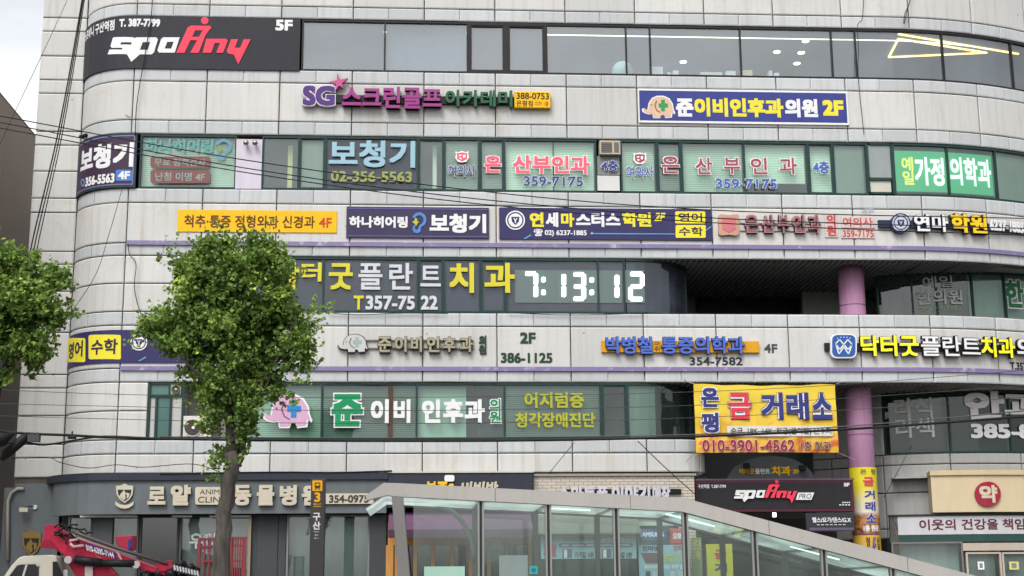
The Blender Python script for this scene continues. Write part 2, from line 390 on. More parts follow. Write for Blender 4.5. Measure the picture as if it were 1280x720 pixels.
# flat strip set back at the far left
xl = at(45, 150, YS).x
zr = sorted([Z['g'], Z['top']] + [Zp(v)*1.0 for v in (566, 549, 513, 478, 461, 408, 391, 356, 322, 306, 257, 239, 205, 172, 155, 107, 90, 60, 29, 12, -50, -110)])
band('side_wall', STRIP, [xl, XSE-.01], zr, m=M_CONC)
bm = bmesh.new()
pbox(bm, STRIP, xl+.02, XSE, 0, Z['top'], -.4, -.062)
for a, b in ((Z['g'], Z['s2']), (Z['s3'], Z['h2']), (Z['s4'], Z['h3']), (Z['s5'], Z['h4']), (Z['h5'], Z['top'])):
    pbox(bm, MAIN, S_END+.01, (XR_END if abs(a-Z['g']) > .01 else XE), a+.01, b-.01, -.3, -.062)
for x_, a, b in ((x3, Z['s3'], Z['h3']), (x2, Z['s2'], Z['h2'])): pbox(bm, MAIN, S_END+.01, x_, a-.01, b+.01, -.29, -.062)
fin(bm, 'joint_backing', M_GAP, B)
# body behind the front: side, rear and roof
bm = bmesh.new()
fp = [MAIN.at(s, 0, -.25) for s in MAIN.cuts(S_END, XR_END)] + [Vector((MAIN.p[-1].x, 18, 0)), Vector((xl, 18, 0)), Vector((xl, YS+.3, 0))]
prism(bm, [Vector((p.x, p.y, Z['top']-.35)) for p in fp], (0, 0, .2)); fin(bm, 'roof', mat('#8a8883', .9), B)
bm = bmesh.new(); box(bm, xl, MAIN.p[-1].x, 17.7, 18, 0, Z['top']); box(bm, xl, xl+.3, YS+.35, 17.7, 0, Z['top'])
box(bm, MAIN.p[-1].x-.3, MAIN.p[-1].x, MAIN.p[-1].y+.2, 17.7, 0, Z['top'])
fin(bm, 'rear_wall', M_CONC, B)
# purple trim strips
for (y0, y1, a, b) in ((304, 309.3, XL+.02, XR_END), (458.6, 464, XL+.02, XR_END)):
    m, n, l, bs = new_mat('purple_trim'); tc = n.new('ShaderNodeTexCoord'); nz = n.new('ShaderNodeTexNoise'); nz.inputs['Scale'].default_value = 2.6; nz.inputs['Detail'].default_value = 8; nz.inputs['Roughness'].default_value = .75
    r = n.new('ShaderNodeMapRange'); r.inputs[1].default_value = .56; r.inputs[2].default_value = .68; mx = n.new('ShaderNodeMix'); mx.data_type = 'RGBA'
    mx.inputs[6].default_value = (*rgb('#8577a8'), 1); mx.inputs[7].default_value = (*rgb('#d8ccdc'), 1)
    l.new(tc.outputs['Object'], nz.inputs['Vector']); l.new(nz.outputs[0], r.inputs[0]); l.new(r.outputs[0], mx.inputs[0]); l.new(mx.outputs[2], bs.inputs['Base Color'])
    pb('purple_trim', MAIN, a, b, Zp(y1), Zp(y0), .006, .05, m, B)
# soffits over the recess (ribbed, dark)
SOF = mat('#a3aaaa', .6)
for key, off in (('h3', 0), ('h2', .0)):
    bm = bmesh.new(); sa = at(795, 340, 0).x
    pbox(bm, MAIN, sa, XR_END, Z[key]+.02, Z[key]+.10, -5.6, -.01)
    x = sa+.1
    while x < XR+3:
        pbox(bm, MAIN, x, x+.05, Z[key]-.015, Z[key]+.03, -5.5, -.07); x += .16
    fin(bm, 'soffit', SOF, B)

# rooms behind the glass
ROOM = mat('#8d908c', .9, k=.8); ROOM_W = mat('#b9bcb6', .9, k=.8)
def room(zs, zh, s0, s1, depth=6.0, d0=-.36, m=ROOM):
    bm = bmesh.new()
    pbox(bm, MAIN, s0, s1, zs-1.0, zs-.9, -depth, d0); pbox(bm, MAIN, s0, s1, zh+.30, zh+.40, -depth, d0)
    pbox(bm, MAIN, s0, s1, zs-.89, zh+.29, -depth-.1, -depth)
    pbox(bm, MAIN, s0-.1, s0, zs-.89, zh+.29, -depth, d0); pbox(bm, MAIN, s1, s1+.1, zs-.89, zh+.29, -depth, d0)
    v = s0+5.8
    while v < s1-3 and m is ROOM: pbox(bm, MAIN, v, v+.1, zs-.88, zh+.28, -depth, -1.2); v += 6
    return fin(bm, 'interior', m, B)
room(Z['s5'], Z['h5'], XL+.3, XR_END-.4, m=mat('#7d8084', .9, k=.8))
room(Z['s4'], Z['h4'], XL+.3, XR_END-.4)
room(Z['s3'], Z['h3'], XL+.3, at(800, 350, 0).x, 5)
room(Z['s2'], Z['h2'], x2+2.9, at(800, 350, 0).x, 5)
# windows
BLIND = None
def blind_mat(h, pitch):
    m, n, l, b = new_mat('blind_slats'); tc = n.new('ShaderNodeTexCoord'); sx = n.new('ShaderNodeSeparateXYZ'); l.new(tc.outputs['Object'], sx.inputs[0])
    a = n.new('ShaderNodeMath'); a.operation = 'MULTIPLY'; a.inputs[1].default_value = 1/pitch; l.new(sx.outputs[2], a.inputs[0])
    f = n.new('ShaderNodeMath'); f.operation = 'FRACT'; l.new(a.outputs[0], f.inputs[0])
    c = n.new('ShaderNodeMapRange'); c.inputs[1].default_value = .70; c.inputs[2].default_value = .8; l.new(f.outputs[0], c.inputs[0])
    col = rgb(h, 1); mx = n.new('ShaderNodeMix'); mx.data_type = 'RGBA'; mx.inputs[6].default_value = (*col, 1); mx.inputs[7].default_value = (*[v*.45 for v in col], 1)
    l.new(c.outputs[0], mx.inputs[0]); l.new(mx.outputs[2], b.inputs['Base Color']); b.inputs['Roughness'].default_value = .6
    b.inputs['Transmission Weight'].default_value = 0
    return m
BL_LIGHT = blind_mat('#cfe0d2', .048); BL_GREY = blind_mat('#aebfb2', .055); BL_SOLID = mat('#c4d2c8', .8, k=1)
def window(P, fl, x0, x1, gl, fm, blind=None, fw=.05, sash=False, ztop=None, zbot=None, mid=(), bx=None, name='window', bd=-.24):
    zs, zh = (zbot or Z['s%d' % fl]), (ztop or Z['h%d' % fl]); ym = {5: 58, 4: 206, 3: 356, 2: 513}[fl]
    s0 = P.inv(x0, ym)[0]; s1 = P.inv(x1, ym)[0]; bm = bmesh.new()
    h = fw/2; dd = -.02 if sash else -.035
    pbox(bm, P, s0-h, s0+h, zs+.002, zh-.002, -.13, dd); pbox(bm, P, s1-h+.002, s1+h-.002, zs+.003, zh-.003, -.128, dd-.002)
    pbox(bm, P, s0+h, s1-h, zs+.002, zs+fw*1.1, -.13, dd+.004); pbox(bm, P, s0+h, s1-h, zh-fw*1.3, zh-.002, -.13, dd+.004)
    if sash:
        e = fw*1.5
        for a, b, c, d_ in ((s0+h, s0+e, zs+fw, zh-fw), (s1-e, s1-h, zs+fw, zh-fw), (s0+e, s1-e, zs+fw*1.1, zs+e), (s0+e, s1-e, zh-e-fw*.3, zh-fw*1.3)): pbox(bm, P, a, b, c, d_, -.10, dd-.012)
    for mx_ in mid:
        v = P.inv(mx_, ym)[0]; pbox(bm, P, v-.012, v+.012, zs+fw, zh-fw, -.10, -.05)
    f = fin(bm, name, fm, B)
    bm = bmesh.new(); psheet(bm, P, s0+h, s1-h, zs+fw, zh-fw*1.2, -.09); fin(bm, 'pane', gl, f)
    if blind:
        a, b = (s0+.04, s1-.04) if bx is None else (P.inv(bx[0], ym)[0], P.inv(bx[1], ym)[0])
        up_ = {931: .34, 821: .0, 175: .0, 631: .06, 402: .0}.get(x0, 0)
        bm = bmesh.new(); pbox(bm, P, a, b, zs+.03+up_, zh-.03, bd-.012, bd); fin(bm, 'blind', blind, f)
    return f
# fifth floor
d5 = [(378, 481), (481, 585), (585, 633), (633, 683), (683, 783), (783, 813), (813, 926), (926, 1040), (1040, 1070), (1070, 1179), (1179, 1265), (1265, 1345)]
SHEET5 = mat('#8e98a2', .8)
for a, b in d5:
    window(MAIN, 5, a, b, G_BLUE, M_FRAME_K, fw=.045 if a not in (585, 633) else .07, sash=a in (585, 633), blind=mat('#8c8a86', .9) if a == 585 else (SHEET5 if b < 700 else None))
# fourth floor
for a, b, bl, sa, mid in ((175, 294, BL_GREY, 0, ()), (328, 373, None, 0, ()), (373, 407, BL_SOLID, 1, ()), (407, 522, None, 0, ()), (522, 556, None, 1, ()), (556, 599, BL_LIGHT, 0, ()),
      (599, 631, BL_LIGHT, 1, ()), (631, 745, BL_LIGHT, 0, (692,)), (777, 821, BL_GREY, 0, ()), (821, 853, BL_GREY, 1, ()), (853, 931, BL_GREY, 0, ()), (931, 1010, BL_LIGHT, 0, ()), (1010, 1043, BL_LIGHT, 1, ()),
      (1043, 1084, BL_SOLID, 0, ()), (1118, 1186, None, 0, ()), (1186, 1246, None, 0, ()), (1246, 1300, BL_SOLID, 0, ())):
    window(MAIN, 4, a, b, G_FILM if a == 407 else G_G4, M_FRAME_G, bl, sash=bool(sa), mid=mid, bd=-.24 if a != 407 else -.24)
for x0_, x1_, c_ in ((358, 364, '#d8c98a'), (541, 546, '#e4e6e0'), (394, 399, '#c2cdb8'), (1061, 1068, '#b9c4bc')):
    sa, sb, za, zb = rect_s(MAIN, (x0_, 176, x1_, 236)); pb('curtain', MAIN, sa, sb, za, zb, -.42, -.38, mat(c_, .8, k=.8), B)
# third floor, left of the recess, with a glass corner that curls inwards
X3C = at(795, 350, 0).x
P_L = Path([(-8, 0), (0, 0), (X3C, 0)] + arc(X3C, 1.75, 1.75, -90, 0, 10)[1:] + [(X3C+1.75, 5.4)], -8); sL = P_L.s
for a, b, sa in ((228, 316, 0), (316, 404, 0), (404, 522, 0), (522, 555, 1), (555, 600, 0), (600, 633, 1), (633, 748, 0), (748, 781, 0)):
    window(P_L, 3, a, b, G_FILM, M_FRAME_G, None, sash=bool(sa))
def curl(fl, film):
    zs, zh = Z['s%d' % fl], Z['h%d' % fl]; s0 = P_L.inv(782, {3: 356, 2: 513}[fl])[0]; s1 = X3C+1.75*1.25; s2 = sL[-1]
    bm = bmesh.new()
    for a, b in ((s1-.03, s1+.03), (s2-2.0, s2-1.95)): pbox(bm, P_L, a, b, zs, zh, -.13, -.04)
    pbox(bm, P_L, s0+.03, s2, zs, zs+.05, -.13, -.03); pbox(bm, P_L, s0+.03, s2, zh-.06, zh, -.13, -.03); f = fin(bm, 'curved_window', M_FRAME_G, B)
    bm = bmesh.new(); psheet(bm, P_L, s0+.03, s1-.03, zs+.05, zh-.06, -.09); fin(bm, 'pane', film, f)
    bm = bmesh.new(); psheet(bm, P_L, s1+.03, s2, zs+.05, zh-.06, -.09); fin(bm, 'pane', G_GREEN, f)
    return f
curl(3, G_FILM); f = curl(2, G_GREEN)
bm = bmesh.new(); psheet(bm, P_L, P_L.inv(786, 513)[0]+.05, P_L.inv(786, 513)[0]+.85, Z['s2']+.05, Z['h2']-.05, -.24); fin(bm, 'curtain', BL_SOLID, f)
# second floor
for a, b, bl, sa, bx in ((300, 402, BL_GREY, 0, None), (402, 521, BL_GREY, 0, None), (521, 631, BL_SOLID, 0, (522, 583)), (631, 752, BL_GREY, 0, None), (752, 785, None, 1, None)):
    window(P_L, 2, a, b, G_GREEN, M_FRAME_G, bl, sash=bool(sa), bx=bx)
bm = bmesh.new(); s0, s1, z0, z1 = rect_s(MAIN, (485, 480, 491, 546)); pbox(bm, MAIN, s0, s1, z0, z1, -.085, -.05); fin(bm, 'brown_post', mat('#5b4634'), B)
# small door-like window with vent at the left end of the second floor, service niche to its right
def bars(name, P, rects, d0, d1, m, parent):
    bm = bmesh.new()
    for R in rects:
        s0, s1, z0, z1 = rect_s(P, R); pbox(bm, P, s0, s1, z0, z1, d0, d1)
    return fin(bm, name, m, parent)
f = bars('window', MAIN, [(184, 478, 187, 548), (226.5, 478, 230, 548), (187, 478, 226.5, 480.5), (187, 493, 226.5, 496), (210.5, 480.5, 213, 493), (193, 496, 196, 548), (211, 496, 214, 548)], -.14, -.03, M_FRAME_G, B)
bars('panel', MAIN, [(187, 496, 193, 548), (214, 496, 226.5, 548)], -.12, -.07, mat('#c9c7c2'), f)
bars('pane', MAIN, [(196, 496.2, 211, 548)], -.105, -.08, mat('#3f6f66', .25), f); bars('pane', MAIN, [(187.2, 480.6, 210.3, 492.8)], -.105, -.08, mat('#4d7c72', .25), f)
bm = bmesh.new(); s0, s1, z0, z1 = rect_s(MAIN, (230, 476, 300, 549)); pbox(bm, MAIN, s0, s1, z0-.01, z1+.01, -.95, -.85); pbox(bm, MAIN, s0-.05, s0, z0, z1, -.85, -.14); pbox(bm, MAIN, s1-.1, s1, z0, z1, -.85, -.14)
pbox(bm, MAIN, s0, s1, z0-.12, z0-.02, -.9, -.07); fin(bm, 'niche_wall', mat('#b5b1aa', .8), B)
# white board with lamps and the window air conditioner bay on the fourth floor
bars('panel', MAIN, [(294.5, 173.5, 327, 235.5)], -.12, -.03, mat('#dfd8e6', .5), B)
bars('panel', MAIN, [(747, 218.8, 775, 237.5)], -.12, -.06, mat('#e6e6e4', .5), B); bars('panel', MAIN, [(747, 194.5, 775, 218)], -.12, -.055, mat('#8e9290', .5), B)
f = bars('window', MAIN, [(1084, 178, 1087, 242), (1115, 178, 1118, 242), (1087, 178, 1115, 180.5), (1087, 221.5, 1115, 225), (1087, 239.5, 1115, 242)], -.14, -.03, M_FRAME_G, B)
bars('pane', MAIN, [(1087, 180.5, 1115, 221.5)], -.1, -.08, mat('#9aa3a2', .2), f); bars('panel', MAIN, [(1087, 225, 1115, 239.5)], -.1, -.075, mat('#d6d6c6'), f)

# right-hand recessed wall: curved glass on two floors above grey panels
def rp(px, y): return (at(px, 430, y).x, y)
RPTS = [rp(1040, 5.2), rp(1094, 2.15), rp(1105, 1.98), rp(1130, 1.75), rp(1172, 1.5), rp(1215, 1.42), rp(1260, 1.5), rp(1300, 1.75), rp(1345, 2.3), rp(1400, 3.3)]
P_R = Path(RPTS)
RP2 = [rp(1008, 3.6), rp(1040, 3.1), rp(1094, 2.15)] + RPTS[2:]; P_R2 = Path(RP2)
def rwin(P, fl, marks, gl, fm, blind=None):
    zs, zh = Z['s%d' % fl]-.25, Z['h%d' % fl]+.02; ym = {3: 365, 2: 515}[fl]; ss = [P.inv(x, ym)[0] for x in marks]
    for a, b in zip(ss, ss[1:]):
        bm = bmesh.new(); pbox(bm, P, a-.025, a+.025, zs, zh, -.12, -.01); pbox(bm, P, b-.024, b+.024, zs, zh, -.119, -.012); pbox(bm, P, a+.025, b-.025, zs, zs+.05, -.12, -.01); pbox(bm, P, a+.025, b-.025, zh-.06, zh, -.12, -.01)
        f = fin(bm, 'window', fm, B); bm = bmesh.new(); psheet(bm, P, a+.02, b-.02, zs+.05, zh-.06, -.06); fin(bm, 'pane', gl, f)
        if blind:
            bm = bmesh.new(); psheet(bm, P, a+.03, b-.03, zs, zh-.02, -.25); fin(bm, 'blind', blind, f)
rwin(P_R, 3, [1095, 1140, 1171, 1216, 1257, 1300, 1340], G_GREEN, M_FRAME_G)
G_DG = glass((.30, .40, .36), .0, 'deep_green_glass', haze=.10, hcol=(.06, .10, .085))
rwin(P_R2, 2, [1103, 1186, 1262, 1340], G_DG, M_FRAME_G, mat('#55685f', .7, wear=.25))
s0 = P_R.inv(1216, 365)[0]; bm = bmesh.new(); psheet(bm, P_R, s0, P_R.inv(1340, 365)[0], Z['s3']-.2, Z['h3'], -.3); fin(bm, 'curtain', BL_SOLID, B)
s0 = P_R.inv(1132, 365)[0]; bm = bmesh.new(); psheet(bm, P_R, s0, P_R.inv(1205, 365)[0], Z['s3']-.2, Z['h3']-.25, -.3); fin(bm, 'board', mat('#4c5652', .6), B)
bm = bmesh.new()
for P, a, b, zs, zh in ((P_R, P_R.s[1], P_R.s[-1], Z['s3']-1, Z['h3']+.1), (P_R2, P_R2.s[2], P_R2.s[-1], Z['s2']-.6, Z['h2']+.1)):
    pbox(bm, P, a+.2, b, zs, zh, -3.2, -3.1); pbox(bm, P, a+.2, b, zh, zh+.1, -3.1, -.2); pbox(bm, P, a+.2, b, zs-.1, zs, -3.1, -.2)
fin(bm, 'interior', ROOM, B)
zr = [3.0, Zp(660), Zp(612), Zp(575), Z['s2']-.25]
jt = [P_R2.s[0], P_R2.inv(1040, 600)[0], P_R2.inv(1105, 600)[0], P_R2.inv(1188, 575)[0], P_R2.inv(1277, 575)[0], P_R2.inv(1350, 575)[0], P_R2.s[-1]]
band('grey_wall', P_R2, jt, zr, m=M_CONC_G, gap=.03)
band('grey_wall', P_R2, [P_R2.s[0], P_R2.inv(1040, 500)[0], P_R2.inv(1102, 500)[0]], [Z['s2']-.25, Zp(520), Z['h2']+.02], m=M_CONC_G, gap=.03)
bm = bmesh.new(); pbox(bm, P_R2, P_R2.s[0], P_R2.s[-1], 3.0, Z['s2']-.27, -.3, -.062); pbox(bm, P_R2, P_R2.s[0], P_R2.s[2], Z['s2']-.28, Z['h2'], -.3, -.062); fin(bm, 'joint_backing', M_GAP, B)
# recess: dark back walls, third-floor terrace, entrance opening
xa, xb = X3C+1.6, rp(1094, 2.15)[0]
bm = bmesh.new(); box(bm, xa-1.0, xb+1, 5.25, 5.4, 0, Z['h3']+.05); fin(bm, 'recess_wall', mat('#9aa1a5', .5), B)
bm = bmesh.new(); box(bm, at(1003, 370, 4.3).x, at(1052, 370, 4.3).x, 4.3, 4.5, Z['s3']-1, at(1025, 357.5, 4.3).z); fin(bm, 'partition_wall', mat('#d2d2d0', .8), B)
bm = bmesh.new(); box(bm, at(872, 370, 5).x, at(1000, 370, 5).x, 5.12, 5.22, Z['s3']-1, at(930, 366, 5.1).z); fin(bm, 'terrace_door', mat('#2c333b', .15), B)
bm = bmesh.new(); box(bm, X3C-1, xb+3, .35, 5.3, Z['s3']-1.1, Z['s3']-.95); fin(bm, 'terrace_floor', mat('#77756f', .9), B)
# round column
cp = at(1069, 440, .95); CX, CY, CR = cp.x, .95, .36
mcol = concrete('pink_paint', '#bd8bae', 1.6)
bm = bmesh.new(); tube(bm, [(CX, CY, 0), (CX, CY, Z['h3']+.03)], CR, 32); o = fin(bm, 'column', mcol, B, smooth=True)
for z in (Zp(540), Zp(372), Zp(620)):
    bm = bmesh.new(); tube(bm, [(CX, CY, z-.012), (CX, CY, z+.012)], CR+.006, 32); fin(bm, 'column_joint', mat('#8e6683'), B)
# ================================================================== SIGNS ON THE FRONT
NAVY = mat('#403f74', .5); DPURP = mat('#41395a', .5); YEL = mat('#f4e63f', .45, wear=.04, k=.6); WH = mat('#f2f2f2', .45, wear=.03, k=.6); RED = mat('#e8405a', .45, wear=.05)
GYEL = mat('#fbc30c', .5, wear=.05, k=.6); BRN = mat('#6a3f24', .6)
def crop(pts, ox, oy, sc): return [(ox+x/sc, oy+y/sc) for x, y in pts]
def gym_logo(par, f, P, d, th, with_pro=False):
    S1 = [(458,152),(536,152),(529,172),(487,172),(484,181),(523,181),(531,188),(519,214),(512,220),(435,220),(442,201),(490,201),(493,194),(452,194),(446,188),(455,156)]
    Pp = [(548,152),(626,152),(633,160),(617,212),(608,220),(561,220),(527,250),(511,221),(535,156)]; Ph = [(572,171),(602,171),(592,202),(561,202)]
    O = [(655,152),(720,152),(700,213),(691,213),(637,213),(631,204),(646,158)]; Oh = [(670,170),(696,170),(686,197),(660,197)]
    W_ = mat('#f0f0f0', .4, wear=.03, k=.6); R_ = mat('#ee4058', .4, wear=.03, k=.68)
    g = lambda L: [(f(x, y)) for x, y in L]
    shape(par, [g(S1)], W_, P, d, th, 'lettering'); shape(par, [g(Pp), g(Ph)], W_, P, d, th, 'lettering'); shape(par, [g(O), g(Oh)], W_, P, d, th, 'lettering')
    for i_, L in enumerate(([(706,214),(752,112),(766,105),(842,106),(846,116),(836,124),(782,124),(739,214)], [(752,150),(812,150),(806,164),(745,164)], [(812,124),(840,120),(822,146),(796,214),(762,214)],
              [(826,158),(905,158),(912,166),(893,214),(866,214),(881,175),(860,175),(846,214),(812,214)], [(926,160),(953,160),(940,194),(962,194),(976,160),(1004,160),(954,260),(937,222),(914,217),(908,206)])):
        shape(par, [g(L)], R_, P, d+.0012*(i_+1), th, 'lettering')
    shape(par, [g(circ(820, 85, 15, 16))], R_, P, d, th, 'lettering')
def eleph(par, x0, y0, x1, y1, body, P, d, th, cross=None, line=None, edge=None):
    "elephant emblem facing left inside a pixel box"
    f = lambda L: [(x0+(x1-x0)*a, y0+(y1-y0)*b) for a, b in L]
    out = [(0,.62),(.03,.56),(.10,.66),(.17,.62),(.20,.35),(.30,.12),(.45,.02),(.66,.02),(.83,.14),(.93,.38),(.95,.6),(1,.78),(.97,.84),(.92,.74),(.90,.97),(.70,1),(.66,.86),(.58,.86),(.55,1),(.34,1),(.32,.82),(.22,.84),(.10,.80),(.02,.72)]
    if edge:
        cx, cy = .5, .52; shape(par, [f([(cx+(a-cx)*1.09, cy+(b-cy)*1.12) for a, b in out])], edge, P, d-.004 if th < .02 else d, th*.6 if th > .02 else .003, 'emblem')
    o = shape(par, [f(out)], body, P, d, th, 'emblem')
    if cross:
        c = [(.50,.34),(.58,.34),(.58,.16),(.70,.16),(.70,.34),(.80,.34),(.80,.54),(.70,.54),(.70,.72),(.58,.72),(.58,.54),(.50,.54)]
        shape(o, [f(c)], cross, P, d+th+.002, .004, 'cross')
    if line:
        shape(o, [f(circ(.27, .42, .022, 8, .04))], line, P, d+th+.002, .003, 'eye')
        shape(o, [f([(.42,.2),(.46,.22),(.40,.45),(.45,.66),(.56,.76),(.55,.8),(.43,.70),(.36,.46)])], line, P, d+th+.002, .003, 'ear')
    return o
def ear(par, x0, y0, x1, y1, m, P=None, d=.03, th=.012, dots=None):
    f = lambda a, b: (x0+(x1-x0)*a, y0+(y1-y0)*b)
    out = [f(.5+.5*math.cos(math.radians(t)), .36+.36*math.sin(math.radians(t))) for t in range(-165, 40, 20)] + [f(.62,.72), f(.6,.9), f(.4,1), f(.12,.95), f(.03,.8), f(.1,.62), f(.25,.6), f(.2,.78), f(.36,.84), f(.44,.74), f(.5,.62)]
    inn = [f(.5+.30*math.cos(math.radians(t)), .36+.22*math.sin(math.radians(t))) for t in range(40, -166, -20)]
    o = shape(par, [out+inn], m, P, d, th, 'ear_emblem')
    if dots: shape(o, [[f(a, b) for a, b in ((.0,.45),(.18,.40),(.2,.28),(.34,.30),(.36,.42),(.5,.46),(.36,.54),(.3,.66),(.2,.56))]], dots, P, d+.002, th, 'leaf_mark')
    return o
def seal(par, cx, cy, r, m, m2, P=None, d=.03, th=.01):
    o = shape(par, [circ(cx, cy, r, 28), circ(cx, cy, r*.86, 28)], m, P, d, th, 'emblem'); shape(o, [circ(cx, cy, r*.72, 24)], m, P, d, th, 'emblem_field')
    f = lambda L: [(cx+a*r, cy+b*r) for a, b in L]
    shape(o, [f([(-.42,-.35),(.42,-.35),(.36,.15),(0,.5),(-.36,.15)])], m2, P, d+th+.002, .004, 'shield'); shape(o, [f([(-.22,-.2),(-.1,-.2),(0,-.02),(.1,-.2),(.22,-.2),(.06,.06),(.06,.3),(-.06,.3),(-.06,.06)])], m, P, d+th+.008, .004, 'figure')
    return o
def outlined(par, t, R, m, mo, P=None, d=.02, b=.03, bo=.075, th=0, name='lettering', th2=.0):
    x0, y0, x1, y1 = R; V, _ = text_geo(t, th > .012)
    ex = (bo-b)*(x1-x0)/(max(v[0] for v in V)-min(v[0] for v in V)+2*b); ey = (bo-b)*(y1-y0)/(max(v[1] for v in V)-min(v[1] for v in V)+2*b)
    T(par, t, (x0-ex, y0-ey, x1+ex, y1+ey), mo, P, d, th, bo, name='letter_outline'); return T(par, t, R, m, P, d+th+.008, th2, b, name=name)

# --- fifth floor gym banner, wrapped round the corner
g = sign('banner_sign', 'black gym banner with white and red slanted logo wrapped round the top left corner', (107, 20, 373, 88), cat='banner')
board(g, (107.5, 21, 375, 87), mat('#2f2e37', .55, wear=.2), d1=.04, name='banner_cloth')
gym_logo(g, lambda x, y: (x/3.2, y/3.2), MAIN, .045, .006)
T(g, '스포애니 구산역점', (109, 29, 144, 42), WH, d=.045, b=.03); T(g, 'T. 387-7799', (150, 24, 200.5, 34), WH, d=.045, b=.05, name='phone_number'); T(g, '5F', (344.5, 25.5, 366, 39), WH, d=.045, b=.05)
# --- screen golf channel letters
g = sign('channel_letter_sign', 'purple magenta and green golf academy letters on a black rail under the fifth floor windows', (378, 95, 687, 139))
board(g, (414, 121.5, 645, 131), mat('#2a292c', .6), d0=.01, d1=.10, name='rail')
PUR = mat('#5b3a86', .4); MAG = mat('#a8458f', .4); GRN = mat('#2f6b4c', .4)
outlined(g, 'SG', (379, 109.5, 419, 134), PUR, mat('#e9e2ee', .5), th=.13, b=.05, bo=.085)
T(g, '스크린골프', (428, 111.5, 552, 138.5), MAG, th=.17, b=.035, d=.05); T(g, '아카데미', (556.5, 115.5, 640, 136), GRN, th=.15, b=.032, d=.05)
c = (424, 106); star = []
for i, (a, r) in enumerate([(-100, 13), (-65, 4), (-25, 13), (20, 4), (50, 9), (85, 4), (115, 11.5), (150, 4), (185, 12), (225, 4)]): star.append((c[0]+r*.95*math.cos(math.radians(a)), c[1]+r*math.sin(math.radians(a))))
shape(g, [star], mat('#cf5f9a', .4), d=.05, th=.14, name='star_figure')
board(g, (642.5, 117, 687.5, 137), GYEL, d0=.01, d1=.16, name='light_box', bevel=.01)
T(g, '388-0753', (645, 118.5, 685.5, 126.5), mat('#3c3320'), d=.165, b=.02, name='phone_number'); T(g, '은평점', (645, 128, 665.5, 135.5), mat('#3c3320'), d=.165, b=.015); T(g, '지하 1층', (668, 129, 685, 135), mat('#d9541e'), d=.165, b=.01)
# --- navy ENT banner (fifth/fourth)
g = sign('wall_sign', 'navy clinic board with cream elephant and yellow lettering ending in 2F', (799, 114, 1058, 155))
board(g, (797.6, 113, 1059.5, 155.3), WH, d1=.05); board(g, (799, 115.6, 1057.5, 152.6), mat('#3f4794', .45), d0=.05, d1=.056, name='face')
eleph(g, 803.5, 121.5, 842, 147, mat('#ecc7a8', .5), MAIN, .058, .006, mat('#3fa35c'), mat('#8a6a50'), WH)
T(g, '준', (844.5, 124, 866.5, 146.5), WH, d=.06, b=.055); T(g, '이비인후과', (867.5, 123.5, 978.5, 147), YEL, d=.06, b=.055); T(g, '의원', (980.5, 124.5, 1021.5, 147.5), WH, d=.06, b=.055); T(g, '2F', (1027.5, 126, 1053.5, 145.5), YEL, d=.06, b=.06)
# --- fourth floor corner sign
g = sign('corner_sign', 'dark purple curved hearing aid sign with white letters at the left corner', (103, 170, 171, 238))
s0 = S_END+.02; s1 = xs(171, 200); za, zb = Zp(239)+.0, Zp(172)
pb('panel', MAIN, s0, s1, za, zb, .0, .06, mat('#233f43', .5), g); pb('border', MAIN, s0+.08, s1-.06, za+.07, zb-.07, .06, .066, mat('#8f86b8', .5), g); pb('face', MAIN, s0+.11, s1-.09, za+.10, zb-.10, .066, .07, mat('#43304a', .5), g)
T(g, '보청기', (104.8, 180, 167.6, 210.5), WH, d=.076, b=.05); T(g, '356-5563', (110, 219, 144.5, 230.5), WH, d=.076, b=.045, name='phone_number')
shape(g, [rrect(146, 213.2, 166, 227, 2)], mat('#4d86d4', .4), d=.072, th=.006, name='floor_badge'); T(g, '4F', (149, 215, 163, 225), WH, d=.082, b=.05)
shape(g, [circ(106.7, 229, 2.4, 12, 5), circ(106.7, 229, 1.3, 12, 3.4)], mat('#7fa8d8'), d=.074, th=.004, name='phone_mark')
# --- window lettering, fourth floor
def wsign(label, R, P=None, group=None): return sign('window_lettering', label, R, P, group, 'window lettering')
PALE_B = mat('#6fb0ae', .5); DPINK = mat('#8e5f5f', .6)
g = wsign('faded turquoise hearing shop lettering with two dull red plates on the first fourth floor window', (180, 172, 290, 230))
T(g, '하나히어링', (181, 173.5, 267, 191), PALE_B, d=.0, b=.04); ear(g, 269, 173.5, 290, 201, mat('#74a4b8'), d=.0, th=.008, dots=mat('#8aa86a'))
for R, t, Q in (((188, 195.8, 263, 210), '무료 청력검사', (193, 198, 257, 208)), ((188, 212.5, 262.5, 229), '난청 이명 4F', (194, 215.5, 256, 226.5))):
    shape(g, [rrect(*R, 3)], DPINK, d=-.01, th=.012, name='plate'); T(g, t, Q, mat('#9db5ac'), d=.008, b=.02)
g = wsign('big light blue hearing aid lettering over an olive phone number on dark fourth floor window', (411, 175, 520, 228))
T(g, '보청기', (411, 175.5, 519, 209), mat('#a7cfe0', .5), d=.0, b=.035); T(g, '02-356-5563', (413.5, 214, 515, 227.5), mat('#a4ab62', .5), d=.0, b=.035, name='phone_number')
PINK = mat('#f06074', .45, k=.75); WHO = mat('#f6e4e4', .5, k=.75); PINK2 = mat('#b05468', .45); NB = mat('#3a4a9c', .45); NB2 = mat('#4a6cc8', .45)
